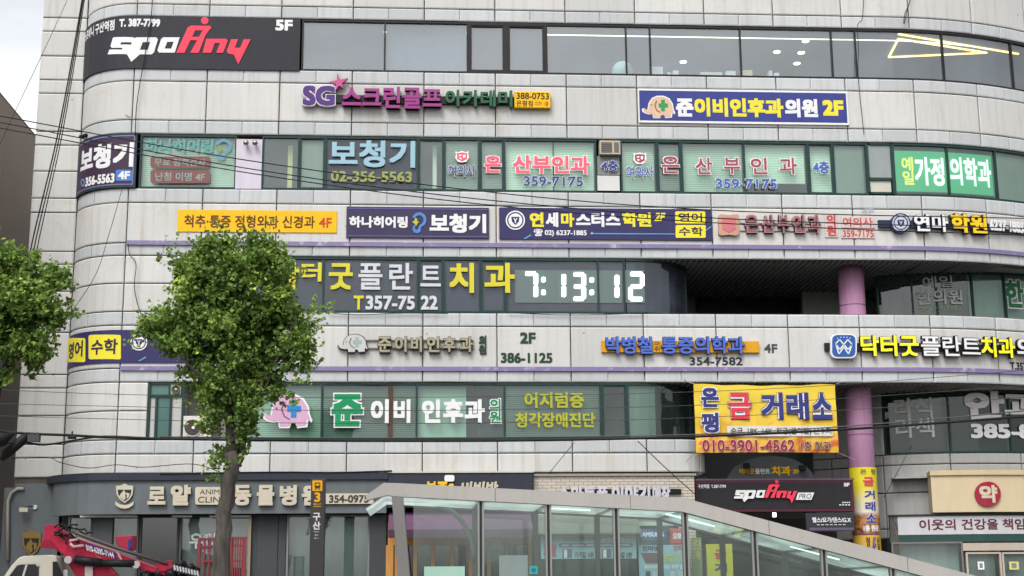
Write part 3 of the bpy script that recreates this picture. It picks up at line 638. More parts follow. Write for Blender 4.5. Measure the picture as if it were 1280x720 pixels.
def shield(par, x0, y0, x1, y1, m, m2):
    f = lambda L: [(x0+(x1-x0)*a, y0+(y1-y0)*b) for a, b in L]
    o = shape(par, [f([(0,.05),(.2,.12),(.5,.02),(.8,.12),(1,0),(.96,.3),(1,.6),(.8,.95),(.5,1),(.2,.95),(0,.6),(.05,.3)])], m2, d=-.005, th=.01, name='emblem')
    shape(o, [f([(.12,.2),(.5,.15),(.88,.2),(.86,.7),(.5,.9),(.14,.7)]), f([(.26,.32),(.46,.3),(.46,.46),(.26,.46)]), f([(.55,.3),(.76,.32),(.74,.6),(.58,.62)]), f([(.28,.56),(.48,.56),(.46,.76),(.32,.7)])], m, d=.008, th=.006, name='mark')
    return o
g = wsign('pink shield over navy lettering beside the first of the two pink clinic windows', (560, 189, 595, 221)); shield(g, 569, 188.5, 586, 203, PINK, WHO); outlined(g, '여의사', (560.5, 206.5, 594.5, 220.5), NB, WH, d=.0, b=.012, bo=.05)
g = wsign('bright pink clinic lettering with white edges and navy phone number on pale green blinds', (605, 194, 738, 233)); outlined(g, '은', (605.5, 195, 626.5, 215.5), PINK, WHO, d=.0, b=.035, bo=.07); outlined(g, '산부인과', (641, 194.5, 737, 217), PINK, WHO, d=.0, b=.035, bo=.07); outlined(g, '359-7175', (654.5, 220.5, 728.5, 232.5), NB, WH, d=.0, b=.012, bo=.04, name='phone_number')
g = wsign('navy fourth floor mark on grey board under the window air conditioner', (751, 200, 773, 214)); outlined(g, '4층', (751.5, 200.5, 772.5, 213.5), NB, WH, d=.0, b=.03, bo=.07)
g = wsign('pink shield over bright blue lettering right of the window air conditioner', (783, 190, 817, 223)); shield(g, 791.5, 190.5, 808, 205, PINK2, WHO); outlined(g, '여의사', (783, 207.5, 817, 222.5), NB2, WH, d=.0, b=.012, bo=.05)
g = wsign('dusky pink widely spaced clinic lettering with blue phone number on grey green blinds', (826, 195, 996, 236)); outlined(g, '은', (827, 195.5, 849, 216.5), PINK2, WHO, d=.0, b=.02, bo=.055)
for t, a, b in (('산', 869.5, 890), ('부', 904.5, 925), ('인', 938.5, 959), ('과', 974.5, 996)): outlined(g, t, (a, 197, b, 217.5), PINK2, WHO, d=.0, b=.02, bo=.055)
outlined(g, '359-7175', (894.5, 223.5, 971, 235.5), NB2, WH, d=.0, b=.02, bo=.05, name='phone_number')
g = wsign('blue fourth floor mark on the narrow sash right of the dusky pink letters', (1016, 201, 1037, 217)); outlined(g, '4층', (1016, 201.5, 1036.5, 216.5), NB2, WH, d=.0, b=.03, bo=.07)
g = sign('window_board', 'green family clinic board with yellow and white letters behind fourth floor glass', (1122, 188, 1245, 238))
GB = emit('#2f9a6a', .55, 'glowing_green_face'); board(g, (1122, 188, 1245, 238.5), GB, d0=-.19, d1=-.17, name='panel')  # mild glow added to board and letters, too dim behind the tinted glass
WG = emit('#e8f4ee', .7, 'glowing_white_letter'); YG = emit('#e0d458', .6, 'glowing_yellow_letter')
T(g, '예\n일', (1130, 194, 1144.5, 229), YG, d=-.155, b=.03); T(g, '가정', (1146, 194.5, 1183.5, 230), WG, d=-.155, b=.035); T(g, '의학과', (1191, 195.5, 1243, 230.5), WG, d=-.155, b=.035)
# --- signs between fourth and third floor
g = sign('wall_sign', 'bright yellow orthopaedics board with brown lettering', (222, 263, 421, 291)); board(g, (222, 263.2, 421, 290.5), GYEL, d1=.03)
T(g, '척추·통증 정형외과 신경과', (230.5, 269.5, 393.5, 285), BRN, d=.04, b=.015); T(g, '4F', (399, 272.5, 414.5, 284.5), mat('#d84a28'), d=.04, b=.02)
g = sign('wall_sign', 'dark purple hearing aid board with blue ear emblem between white words', (433, 259, 611, 298)); board(g, (433, 259.5, 611, 298), DPURP, d1=.05)
for y in (261.8, 296): board(g, (434, y-.7, 610, y+.4), mat('#6f66a8'), d0=.05, d1=.056, name='border')
T(g, '하나히어링', (436.5, 271, 509.5, 285.3), WH, d=.06, b=.045); ear(g, 515, 266, 533, 292.5, mat('#5b8fd6'), d=.055, th=.01, dots=mat('#c8cf4a')); T(g, '보청기', (537, 268, 607.5, 291.8), WH, d=.06, b=.05)
g = sign('wall_sign', 'long indigo academy board with round crest and two yellow subject tiles', (624, 261, 889, 300)); board(g, (624, 261, 889.5, 300), mat('#3b3767', .5), d1=.05); seal(g, 644, 276, 12, WH, mat('#3b3767'), d=.055)
for t, a, b, m in (('연', 662, 679.5, YEL), ('세', 682, 697.5, WH), ('마', 701, 717.5, YEL), ('스터스', 719.5, 775, WH), ('학원', 777.5, 813.5, YEL)): T(g, t, (a, 266.2, b, 284.3), m, d=.06, b=.05)
T(g, '2F', (818.5, 266.5, 830.5, 277), YEL, d=.06, b=.05, shear=.2); T(g, '☎ 02) 6237-1885', (667, 287, 733, 296.5), WH, d=.06, b=.03, name='phone_number')
for R, t, Q in (((843.5, 265, 881, 280), '영어', (847.5, 267, 877, 278)), ((844, 282, 881.5, 298), '수학', (848, 284.5, 878, 295.5))): o = shape(g, [rrect(*R, 1.5)], YEL, d=.055, th=.01, name='subject_tile'); T(o, t, Q, mat('#3b3050'), d=.07, b=.02)
shape(g, [[(738, 292), (843, 292.6), (843, 293.8), (738, 293.4)]], mat('#6fa8dc'), d=.055, th=.006, name='line'); shape(g, [circ(739.5, 292.5, 1.6, 10)], mat('#8fc0ea'), d=.062, th=.006, name='dot'); shape(g, [[(654, 299), (663, 293.5), (664, 294.8), (656, 299.8)]], mat('#6fa8dc'), d=.055, th=.006, name='line'); shape(g, [[(881.5, 288), (888.5, 283), (888.5, 284.6), (881.5, 289.8)]], mat('#6fa8dc'), d=.055, th=.006, name='line')
g = sign('channel_letter_sign', 'faded pink clinic letters and shield plaque with boxed red word and phone number', (896, 267, 1092, 298))
FP = mat('#c98f92', .55); FPD = mat('#9c6a70', .6)
f = lambda L: [(897+26*a, 269+26.5*b) for a, b in L]
o = shape(g, [f([(.02,.05),(.12,0),(.5,.04),(.88,0),(1,.06),(.96,.3),(1,.7),(.97,.93),(.85,1),(.5,.96),(.15,1),(.02,.93),(.04,.7),(0,.3)])], mat('#d8a58c', .6), d=.01, th=.10, name='emblem'); shape(o, [f([(.16,.16),(.84,.16),(.8,.7),(.5,.86),(.2,.7)])], mat('#dd7f84', .6), d=.112, th=.01, name='mark')
for t, a, b in (('은', 929.5, 947), ('산', 951, 967), ('부', 971, 984.5), ('인', 989, 1005), ('과', 1009, 1024)): T(g, t, (a, 269.5, b, 292.5), FP, d=.02, th=.12, b=.04); T(g, t, (a+1.6, 271.4, b-1.4, 290.6), FPD, d=.15, b=.012, name='letter_face')
board(g, (925, 279.3, 1026, 280.3), mat('#6d6660'), d0=.01, d1=.03, name='rail'); board(g, (925, 288.8, 1022, 289.8), mat('#6d6660'), d0=.01, d1=.03, name='rail')
PB_ = mat('#e2cfc8'); RD = mat('#d2565c')
o = board(g, (1030.5, 267, 1046.5, 297), PB_, d0=.004, d1=.03, name='plate'); T(o, '의\n원', (1032.5, 268.5, 1044.5, 295.5), RD, d=.036, b=.04)
o = board(g, (1051, 271, 1092.5, 285), PB_, d0=.004, d1=.03, name='plate'); T(o, '여의사', (1053, 272.3, 1090.5, 284), RD, d=.036, b=.02); o = board(g, (1051, 286.5, 1092.5, 298), PB_, d0=.004, d1=.03, name='plate'); T(o, '359-7175', (1053, 288, 1091.5, 296.8), RD, d=.036, b=.02, name='phone_number')
T(g, '4F', (1077, 260.5, 1092, 268.5), mat('#bdbfc6'), d=.01, b=.03)
g = sign('channel_letter_sign', 'white and yellow academy letters with round navy crest on a dark bar', (1097, 268, 1280, 295)); board(g, (1097, 278, 1285, 287), mat('#2c3150'), d0=.01, d1=.10, name='rail')
shape(g, [circ(1123.5, 280.5, 12.3, 28)], mat('#2c3360', .4), d=.02, th=.14, name='emblem'); seal(g, 1123.5, 280.5, 10.5, mat('#cfd3e0'), mat('#2c3360'), d=.165)
outlined(g, '연마', (1140, 269.8, 1181.5, 291.5), WH, mat('#34385e'), d=.05, th=.12, b=.035, bo=.06); outlined(g, '학원', (1185, 269.5, 1229, 293.5), mat('#f2c81e', .4, k=.7), mat('#4a3a20'), d=.05, th=.12, b=.035, bo=.06); T(g, '6237-1885', (1233.5, 277.5, 1274.5, 291), WH, d=.13, th=.03, b=.045, name='phone_number')
# --- third floor dental lettering
g = wsign('large yellow and white dental clinic lettering and phone number on dark grey windows', (380, 327, 645, 388), P_L); yl = mat('#e8dc3c', .5); gw = mat('#dfe2e6', .5)
for t, a, b, y0, y1, m in (('닥', 346, 374, 328, 362, yl), ('터', 377, 402, 328, 352, yl), ('굿', 411, 441, 329, 362, yl), ('플', 448, 478, 329, 362, gw), ('란', 486.5, 516, 328.5, 362, gw), ('트', 525.5, 551, 332, 358, gw), ('치', 561.5, 592.5, 328.5, 366, yl), ('과', 605.5, 643.5, 328.5, 366, yl), ('T', 442, 454.5, 369.5, 387, yl), ('357-75', 457, 518.5, 369.5, 387, gw), ('22', 526, 547, 369.5, 387, gw)):
    T(g, t, (a, y0, b, y1), m, P_L, d=.0, b=.022 if t in '플란트' else .035)
# --- digital clock display behind the third floor glass
g = sign('digital_clock', 'large digital wall clock with glowing white digits behind third floor window', (644, 336, 807, 379), P_L, cat='clock')
board(g, (644, 337, 778, 378), mat('#667a78', .3, k=.5), P_L, d0=-.085, d1=-.07); board(g, (782, 337, 806.5, 378), mat('#667a78', .3, k=.5), P_L, d0=-.085, d1=-.07)
EM = emit('#dff1ff', 3.0, 'clock_digits')
def seg7(ch, x0, y0, x1, y1, t=5.0):
    ym = (y0+y1)/2; S = {'a': (x0+t*.5, y0, x1-t*.5, y0+t), 'g': (x0+t*.6, ym-t/2, x1-t*.6, ym+t/2), 'd': (x0+t*.5, y1-t, x1-t*.5, y1), 'f': (x0, y0+t*.5, x0+t, ym-.8), 'b': (x1-t, y0+t*.5, x1, ym-.8), 'e': (x0, ym+.8, x0+t, y1-t*.5), 'c': (x1-t, ym+.8, x1, y1-t*.5)}
    for k_ in {'7': 'abc', '1': 'bc', '3': 'abgcd', '2': 'abged'}[ch]: shape(g, [rrect(*S[k_], 1.4)], EM, P_L, -.062, .02, 'digit_segment')
seg7('7', 654.5, 339, 672.5, 373); seg7('1', 690, 340, 707.5, 373); seg7('3', 715, 340, 732.5, 375.5); seg7('1', 757, 341, 774, 373.5); seg7('2', 786, 339.5, 806, 376)
for x, y in ((679.5, 349), (679.5, 365), (740, 349.5), (740, 365)): shape(g, [rrect(x-2.5, y-3, x+2.5, y+3, 1.4)], EM, P_L, -.062, .02, 'colon_dot')
# --- signs between third and second floor
g = sign('banner_sign', 'navy banner with yellow subject tiles and round crest wrapped round the lower left corner', (85, 413, 330, 455), cat='banner')
za, zb = Zp(454.6), Zp(414); pb('banner_cloth', MAIN, S_END+.02, at(330, 434, 0).x, za, zb, .002, .03, mat('#3a3468', .5), g)
for R, t, Q in (((86.5, 423, 108, 453), '영어', (88.5, 427, 105, 447)), ((112, 419, 151.5, 449.5), '수학', (115.5, 424, 147.5, 443))):
    o = shape(g, [rrect(*R, 2)], YEL, d=.034, th=.006, name='subject_tile'); T(o, t, Q, mat('#3b3050'), d=.05, b=.025)
seal(g, 174, 428, 10.5, WH, mat('#3a3468'), d=.036); shape(g, [[(173, 451.5), (182, 446), (183.5, 447.2), (175, 452)]], mat('#6fa8dc'), d=.036, th=.006, name='line')
g = sign('channel_letter_sign', 'weathered bronze clinic letters with grey elephant on thin rails above the second floor', (423, 418, 608, 444)); BZ = mat('#8a8366', .5, wear=.3); BZD = mat('#b3ac92', .55, wear=.25)
eleph(g, 423.5, 419, 459.5, 441, mat('#d3d4d0', .5), MAIN, .02, .12, mat('#a7bab4'), mat('#7d7a74'), mat('#5d5a52'))
for y in (426, 436): board(g, (458, y-.7, 592, y+.7), mat('#77725f'), d0=.02, d1=.05, name='rail')
for t, a, b in (('준', 472, 490), ('이', 493, 509), ('비', 513, 528), ('인', 533, 550), ('후', 553, 570), ('과', 574, 591.5)): T(g, t, (a, 421.5, b, 442), mat('#5f5a46', .5), d=.03, th=.12, b=.06); T(g, t, (a+.8, 422.2, b-.8, 441.2), BZD, d=.16, b=.03, name='letter_face')
T(g, '의\n원', (598.5, 419.5, 608, 443), mat('#2f4a3c'), d=.01, b=.05, th=.03)
g = sign('wall_lettering', 'dark green 2F and phone number fixed to the bare panels', (626, 415, 691, 454)); DG = mat('#2c4a36', .6)
T(g, '2F', (650, 415.5, 669.5, 429.5), DG, d=.015, b=.045); T(g, '386-1125', (626, 441, 690.5, 453.8), DG, d=.012, b=.04, name='phone_number')
g = sign('channel_letter_sign', 'blue pain clinic letters on a yellow bar with small dark phone number below', (751, 421, 971, 456)); board(g, (751.5, 427, 948, 441), mat('#eaa81c', .5), d0=.01, d1=.08, name='rail')
BL = mat('#4a66bc', .4, k=.75)
BLD = mat('#2c3a6e', .5)
for t, a, b in (('박병철', 756.5, 814.5), ('통증의학과', 825.5, 929)): outlined(g, t, (a, 422, b, 443.5), BL, BLD, d=.08, th=.08, b=.025, bo=.045)
T(g, '마\n취', (817.5, 427, 824.5, 440), mat('#5a4a20'), d=.085, b=.01); T(g, '4F', (955, 430, 971.5, 441), mat('#4a4c52'), d=.012, b=.03); T(g, '354-7582', (862, 446.5, 928, 456.5), mat('#3a3a40'), d=.012, b=.02, name='phone_number')
g = sign('channel_letter_sign', 'yellow and white dental clinic letters with rounded blue tooth emblem on a black bar', (1030, 418, 1280, 461)); board(g, (1030, 430, 1320, 439.5), mat('#1f1f22', .5), d0=.01, d1=.10, name='rail')
o = shape(g, [rrect(1036, 418.5, 1068.5, 449, 7)], WH, d=.04, th=.14, name='emblem', label='blue rounded square emblem with white line drawing'); shape(o, [rrect(1037.8, 420.2, 1066.7, 447.3, 6)], mat('#2f63b4', .35), d=.182, th=.008, name='emblem_field')
def wline(par, pts, wd, m, d, P=None):
    for (a, b_), (c_, e_) in zip(pts, pts[1:]):
        L = math.hypot(c_-a, e_-b_); nx, ny = -(e_-b_)/L*wd/2, (c_-a)/L*wd/2; shape(par, [[(a+nx, b_+ny), (c_+nx, e_+ny), (c_-nx, e_-ny), (a-nx, b_-ny)]], m, P, d, .006, 'emblem_line')
wline(o, [(1042, 431), (1047, 426), (1057.5, 438.5), (1062.5, 432), (1057, 426), (1047, 438.5), (1042, 431), (1046, 444), (1052.3, 435), (1058, 444), (1062.5, 432)], 1.5, WH, .195)
for i, x in enumerate((1044.5, 1048.5, 1052.3, 1056, 1060)): shape(o, [circ(x, 424.4-(1.2 if 0 < i < 4 else 0), .7, 6)], WH, d=.192, th=.005, name='emblem_star')
YL2 = mat('#f6ee2e', .35, wear=.03, k=.75)
for t, a, b, y0, y1, m in (('닥터굿', 1073.5, 1145.5, 420.5, 446.5, YL2), ('플란트', 1148.5, 1221, 421.5, 446.5, WH), ('치과', 1222, 1263.5, 422.5, 448, YL2), ('의원', 1266, 1309, 424.5, 450, WH)): outlined(g, t, (a, y0, b, y1), m, mat('#2a2a2c'), d=.08, th=.09, b=.018 if t == '플란트' else .03, bo=.052)
T(g, 'T.357-7522', (1262.5, 453.5, 1302, 463), mat('#2f2f33'), d=.012, b=.04, name='phone_number')
# --- third and second floor, right-hand glass
g = wsign('pale grey two line oriental clinic lettering on third floor glass right of the column', (1145, 345, 1203, 390), P_R)
PG = mat('#dde2dc', .6); T(g, '예일', (1153, 345, 1191, 359), PG, P_R, d=-.005, b=.012); T(g, '한의원', (1145.5, 362, 1203, 380.5), PG, P_R, d=-.005, b=.015); T(g, '02) 354-7582', (1148, 383, 1203, 389), mat('#a8b878'), P_R, d=-.045, b=.02, name='phone_number')
g = wsign('green oriental clinic lettering with white outline at the right edge of third floor glass', (1257, 350, 1320, 386), P_R); outlined(g, '한의원', (1257.5, 351, 1321, 386), mat('#2f7a4a'), WH, P_R, d=-.045, b=.04, bo=.08)
g = wsign('white eye clinic lettering and phone number on dark second floor glass', (1118, 487, 1330, 549), P_R2); GL = mat('#e2e6e2', .6)
T(g, '라식\n라섹', (1118.5, 497, 1167, 547), GL, P_R2, d=-.01, b=.02); T(g, '안과', (1205.5, 489, 1302, 525), WH, P_R2, d=-.01, b=.05); T(g, '385-8575', (1213.5, 530, 1330, 548), WH, P_R2, d=-.01, b=.045, name='phone_number')
# --- second floor lettering on glass
g = wsign('pink elephant emblem with blue cross on second floor window behind the street tree', (329, 493, 388, 534), P_L); eleph(g, 330, 494, 388, 533, mat('#e3b4d2', .5), P_L, .0, .006, mat('#2f8fd0'), mat('#8f5f80'), WH)
g = wsign('green and white ear nose throat clinic lettering across second floor blinds', (413, 490, 628, 535), P_L); GR2 = mat('#159a62', .45)
outlined(g, '준', (414.5, 492.5, 453.5, 533), GR2, WH, P_L, d=.0, b=.05, bo=.09)
for t, a, b in (('이', 463.5, 486), ('비', 492, 513), ('인', 527.5, 550.5), ('후', 554, 579), ('과', 580.5, 606)): T(g, t, (a, 499, b, 529), WH, P_L, d=.0, b=.05)
outlined(g, '의\n원', (612, 498.5, 626, 529), GR2, WH, P_L, d=.0, b=.03, bo=.09)
g = wsign('yellow green two line dizziness lettering on second floor blinds', (644, 490, 744, 535), P_L); YG2 = mat('#bdbf3c', .5); T(g, '어지럼증', (655.5, 490.5, 730, 510), YG2, P_L, d=.0, b=.035); T(g, '청각장애진단', (644, 515.5, 744, 534.5), YG2, P_L, d=.0, b=.035)
# ================================================================== ENTRANCE AND GROUND FLOOR
# hung yellow banner: rippled cloth tied with ropes
def print_mat(name, c0, c1, c2, scale=2.2, lo=.45, hi=.7, zr=None):
    m, n, l, b = new_mat(name); tc = n.new('ShaderNodeTexCoord'); nz = n.new('ShaderNodeTexNoise'); nz.inputs['Scale'].default_value = scale; nz.inputs['Detail'].default_value = 4; nz.inputs['Distortion'].default_value = 1.6
    l.new(tc.outputs['Object'], nz.inputs['Vector']); r = n.new('ShaderNodeMapRange'); r.inputs[1].default_value = lo; r.inputs[2].default_value = hi; l.new(nz.outputs[0], r.inputs[0])
    sx = n.new('ShaderNodeSeparateXYZ'); l.new(tc.outputs['Object'], sx.inputs[0]); h = n.new('ShaderNodeMapRange'); h.inputs[1].default_value = zr[0]; h.inputs[2].default_value = zr[1]; l.new(sx.outputs[2], h.inputs[0])
    a = n.new('ShaderNodeMix'); a.data_type = 'RGBA'; a.inputs[6].default_value = (*rgb(c1), 1); a.inputs[7].default_value = (*rgb(c2), 1); l.new(r.outputs[0], a.inputs[0])
    c = n.new('ShaderNodeMix'); c.data_type = 'RGBA'; c.inputs[7].default_value = (*rgb(c0), 1); l.new(h.outputs[0], c.inputs[0]); l.new(a.outputs[2], c.inputs[6]); l.new(c.outputs[2], b.inputs['Base Color']); b.inputs['Roughness'].default_value = .45
    return m
P_B = plane_path(-.35)
g = sign('hanging_banner', 'yellow gold exchange banner tied by ropes across the entrance recess', (868, 479, 1046, 567), P_B, cat='banner')
s0, s1, z0, z1 = rect_s(P_B, (868.5, 480, 1046, 566)); gz = ORG[g.name].z
bm = bmesh.new(); N, Mz = 60, 26; grid = []
rb = lambda u, v: .012*math.sin(u*19+v*5)+.01*math.sin(u*41-v*9)*(1-v)+.012*math.sin(v*14+u*6)*(.4+abs(u-.5))
for j in range(Mz+1):
    row = []
    for i in range(N+1):
        u, v = i/N, j/Mz; row.append(bm.verts.new((s0+(s1-s0)*u, -.35 - rb(u, v), z0+(z1-z0)*v - .05*math.sin(math.pi*u)*(v-.2) + .012*math.sin(u*23)*(v > .9))))
    grid.append(row)
for j in range(Mz):
    for i in range(N): bm.faces.new((grid[j][i], grid[j][i+1], grid[j+1][i+1], grid[j+1][i]))
o = fin(bm, 'banner_cloth', print_mat('banner_print', '#f6d632', '#f4c02a', '#d9601f', 1.7, .47, .62, (z0-gz+.25, z0-gz+1.25)), g, smooth=True)
BNV = mat('#3a3f86', .5)
for t, R_ in (('은', (876, 485, 898, 509)), ('평', (876.5, 516, 898, 541))): outlined(g, t, R_, BNV, WH, P_B, d=.042, b=.045, bo=.085)
outlined(g, '금', (910, 491.5, 938.5, 524), WH, BNV, P_B, d=.036, b=.085, bo=.105, name='letter_outline'); T(g, '금', (910, 491.5, 938.5, 524), mat('#d83a4a', .5, k=.7), P_B, .054, b=.04)
for t, a, b in (('거', 951, 978), ('래', 983, 1010), ('소', 1015, 1039)): outlined(g, t, (a, 491.3, b, 524.2), WH, BNV, P_B, d=.036, b=.075, bo=.095, name='letter_outline'); T(g, t, (a, 491.3, b, 524.2), BNV, P_B, .054, b=.04)
board(g, (908.5, 532.5, 1040, 545.5), mat('#e8e4dc', .5), P_B, d0=.034, d1=.040, name='strip'); T(g, '순금. 18K. 14K. 치금(금이빨)·은수저', (913, 534.5, 1038.5, 544.5), mat('#3a3430'), P_B, .048, b=.015)
MR = mat('#9c2f4a', .5); outlined(g, '010-3901-4562', (877.5, 550, 993, 564.5), MR, mat('#f0c8b8'), P_B, d=.04, b=.02, bo=.05, name='phone_number')
outlined(g, '1층 현관', (1000.5, 552, 1038, 562.5), mat('#7a2f3a'), mat('#f0d8c0'), P_B, d=.04, b=.015, bo=.05)
bm = bmesh.new()
for a, b in (((868.5, 480), (855, 474)), ((868.5, 566), (858, 576)), ((1046, 480), (1060, 472)), ((1046, 565), (1077, 577))):
    p, q = at(*a, -.36), at(*b, .0 if b[0] < 900 else .45); tube(bm, [p, (p+q)/2 + Vector((0, 0, -.02)), q], .009, 5)
fin(bm, 'rope', mat('#c9b8b8', .8), g)
# arch board of the dental clinic inside the recess
P_A = plane_path(1.6)
g = sign('arch_sign', 'grey half round dental clinic board with small spot lamps above the black gym sign', (905, 570, 1018, 600), P_A)
arcp = [(963+56*math.cos(math.radians(a)), 606-36*math.sin(math.radians(a))) for a in range(-2, 183, 6)]
shape(g, [arcp], mat('#62666a', .5), P_A, 0, .08, 'panel')
T(g, '닥터굿', (923, 586, 942, 593), GYEL, P_A, .09, b=.04); T(g, '플란트', (943, 586, 961.5, 593), WH, P_A, .09, b=.03); T(g, '치과', (963.5, 583, 987.5, 594.5), GYEL, P_A, .09, b=.045); T(g, '3F', (990, 587, 999, 592.5), GYEL, P_A, .09, b=.05)
for x, y in ((933, 582), (1003, 585)):
    p = at(x, y, 1.45); bm = bmesh.new(); box(bm, p.x-.08, p.x+.08, p.y-.08, p.y+.06, p.z-.07, p.z+.07); bar(bm, (p.x, p.y+.05, p.z+.05), (p.x, 1.6, p.z+.16), .02, .02); fin(bm, 'spot_lamp', M_BLACK, g)
# black gym sign box
P_S = plane_path(.25)
g = sign('box_sign', 'black gym sign box with maroon frame and white PRO tile over the entrance', (868, 598, 1066, 640), P_S)
board(g, (869, 600, 1067, 640), mat('#5c2a38', .4), P_S, d0=-.35, d1=.03, name='frame', bevel=.012); board(g, (871.5, 603.5, 1063.5, 636.5), mat('#2b292c', .45), P_S, d0=.03, d1=.036, name='face')
board(g, (869, 598.5, 1067, 600.5), mat('#7b5a78', .4), P_S, d0=-.3, d1=.05, name='top_trim')
gym_logo(g, lambda x, y: (916.5+(x-435)*.1385, 600.6+(y-72)*.1545), P_S, .05, .05)
shape(g, [[(997, 616), (1016.5, 616), (1013, 625), (993.5, 625)]], WH, P_S, .05, .05, 'tile'); T(g, 'PRO', (997.5, 617.5, 1013, 623.5), mat('#2b292c'), P_S, .105, b=.0, shear=.3)
T(g, '구산역점  T.387-7799', (871.8, 605.5, 907, 610.5), WH, P_S, .045, b=.03, name='phone_number'); T(g, '5F', (1054, 603.8, 1061.5, 608.2), WH, P_S, .045, b=.06)
for x0, y, x1 in ((1052, 627.5, 1062), (1048.5, 630.5, 1062)): T(g, '- - - -', (x0, y, x1, y+1.4), WH, P_S, .045, b=.09, name='small_print')
g = sign('box_sign', 'small dark fitness class board hanging below the black gym sign beside the column', (1008, 640, 1069, 664), P_S)
board(g, (1008, 641, 1068, 664), mat('#383a42', .4), P_S, d0=-.08, d1=.0); board(g, (1012, 659.5, 1067, 662.8), mat('#6a5f78', .4), P_S, d0=.0, d1=.006, name='strip'); T(g, '헬스/요가/댄스/G.X', (1015, 646.5, 1063.5, 653.3), WH, P_S, .015, b=.03); T(g, '- - - - - - -', (1021, 655.5, 1057, 656.3), WH, P_S, .012, b=.09, name='small_print')
# wrapped signs on the column
P_C = Path(arc(CX, CY, CR+.012, 180, 360, 24))
def col_sign(label, y0, y1, m, rows):
    za, zb = at(1080, y1, .6).z, at(1080, y0, .6).z; g = thing('column_sign', label, 'sign', (CX, CY-CR, za))
    pb('wrap', P_C, P_C.s[1], P_C.s[-2], za, zb, .0, .012, m if not callable(m) else m(za, zb, za), g); return g
g = col_sign('tall yellow and white vertical gold exchange wrap on the pink column', 584, 667, lambda a, b, c: print_mat('column_print', '#f4e21e', '#efeae0', '#efe6b4', 1.2, .45, .8, (.55, 1.25)), None)
sm = P_C.s[-1]/2; zt = at(1080, 584, .6).z; zb_ = at(1080, 667, .6).z; H = zt-zb_
def cs(f0, f1, w0, w1): return (sm+w0*CR, sm+w1*CR, zt-H*f1, zt-H*f0)
pb('print_band', P_C, P_C.s[1], P_C.s[-2], zb_+.004, zb_+H*.32, .012, .016, print_mat('column_print_low', '#efeae0', '#c88a4a', '#7a3a20', 3.0, .4, .6, (H*.26, H*.34)), g)
T(g, '은  평', None, mat('#4a4630'), P_C, .02, b=.01, rect=cs(.03, .11, -.45, .75)); T(g, '금', None, mat('#e0505a'), P_C, .02, b=.07, rect=cs(.15, .29, -.3, .55))
for t, a, b in (('거', .35, .48), ('래', .52, .66), ('소', .70, .84)): T(g, t, None, WH, P_C, .018, b=.07, rect=cs(a-.006, b+.006, -.275, .575), name='letter_outline'); T(g, t, None, mat('#4a48a0'), P_C, .026, b=.04, rect=cs(a, b, -.25, .55))
T(g, '1층 현관', None, WH, P_C, .02, b=.05, rect=cs(.875, .965, -.45, .75))
g = col_sign('short orange and yellow wrap low on the pink column', 669, 700, mat('#e8b84a', .5, wear=.25), None)
zt2 = at(1080, 669, .6).z
for t, a in (('정\n형', -.35), ('4F', .1), ('신\n경', .5)): T(g, t, None, mat('#4a3a30') if t != '4F' else mat('#3a58b0'), P_C, .02, b=.03, rect=(sm+a*CR, sm+(a+.3)*CR, zt2-.5, zt2-.05))
# entrance interior
bm = bmesh.new(); a0, a1 = at(872, 650, 2.0).x, at(1000, 650, 2.0).x
box(bm, a0-.3, a1+1.2, 2.6, 2.7, 0, 3.6); fin(bm, 'entrance_wall', mat('#3a3936', .5), B)
g = thing('ceiling_lamp', 'small glowing lamp in the entrance under the black gym sign', 'lamp', at(968, 646, 1.4)); bm = bmesh.new(); p = at(968, 646, 1.4); tube(bm, [p, p+Vector((0, 0, .18))], .05, 12); fin(bm, 'bulb', emit('#fff2d8', 4, 'bulb'), g); bm = bmesh.new(); tube(bm, [p+Vector((0, 0, .19)), p+Vector((0, 0, .28))], .06, 12); fin(bm, 'fitting', M_BLACK, g)

# --- animal clinic shop front (grey)
GREYF = mat('#6d7478', .5, wear=.2); GREYD = mat('#3b3f47', .45); BEI = mat('#d8cfba', .5)
FAS = MAIN.shifted(.32); FAS.s = [v for v in FAS.s]
sE0 = FAS.inv(66, 625)[0]; sE1 = FAS.inv(483, 620)[0]
zf0, zf1 = at(300, 642, -.32).z, at(300, 600, -.32).z
g = thing('shop_fascia', 'dark grey curved animal clinic fascia with beige channel letters', 'shop sign', FAS.at((sE0+sE1)/2, zf0, 0))
pb('face', FAS, max(sE0, FAS.s[0]), sE1, zf0, zf1, -.3, 0, GREYF, g); pb('cap', FAS, FAS.s[0], sE1+.03, zf1, zf1+.19, -.3, .07, mat('#363a46', .45), g)
T(g, '로', (185.5, 608.5, 208, 631), BEI, FAS, .01, .10, b=.05); T(g, '얄', (214, 606.5, 239, 632), BEI, FAS, .01, .10, b=.05)
shape(g, [rrect(244.5, 609, 292, 631, 2.5)], BEI, FAS, .01, .07, 'plate'); T(g, 'ANIMAL', (250.5, 612, 287, 618), mat('#5a5348'), FAS, .085, b=0); T(g, 'CLINIC', (248, 621, 288, 628.5), mat('#4a4238'), FAS, .085, b=.005)
for t, a, b in (('동', 292.5, 314.5), ('물', 321.5, 343.5), ('병', 350, 371.5), ('원', 377.5, 400)): T(g, t, (a, 606.5, b, 632), BEI, FAS, .01, .10, b=.05)
board(g, (405, 617, 467, 630), BEI, FAS, d0=.004, d1=.07, name='plate'); T(g, '354-0975', (411.5, 619, 461, 628.5), mat('#4a4640'), FAS, .08, b=.03, name='phone_number')
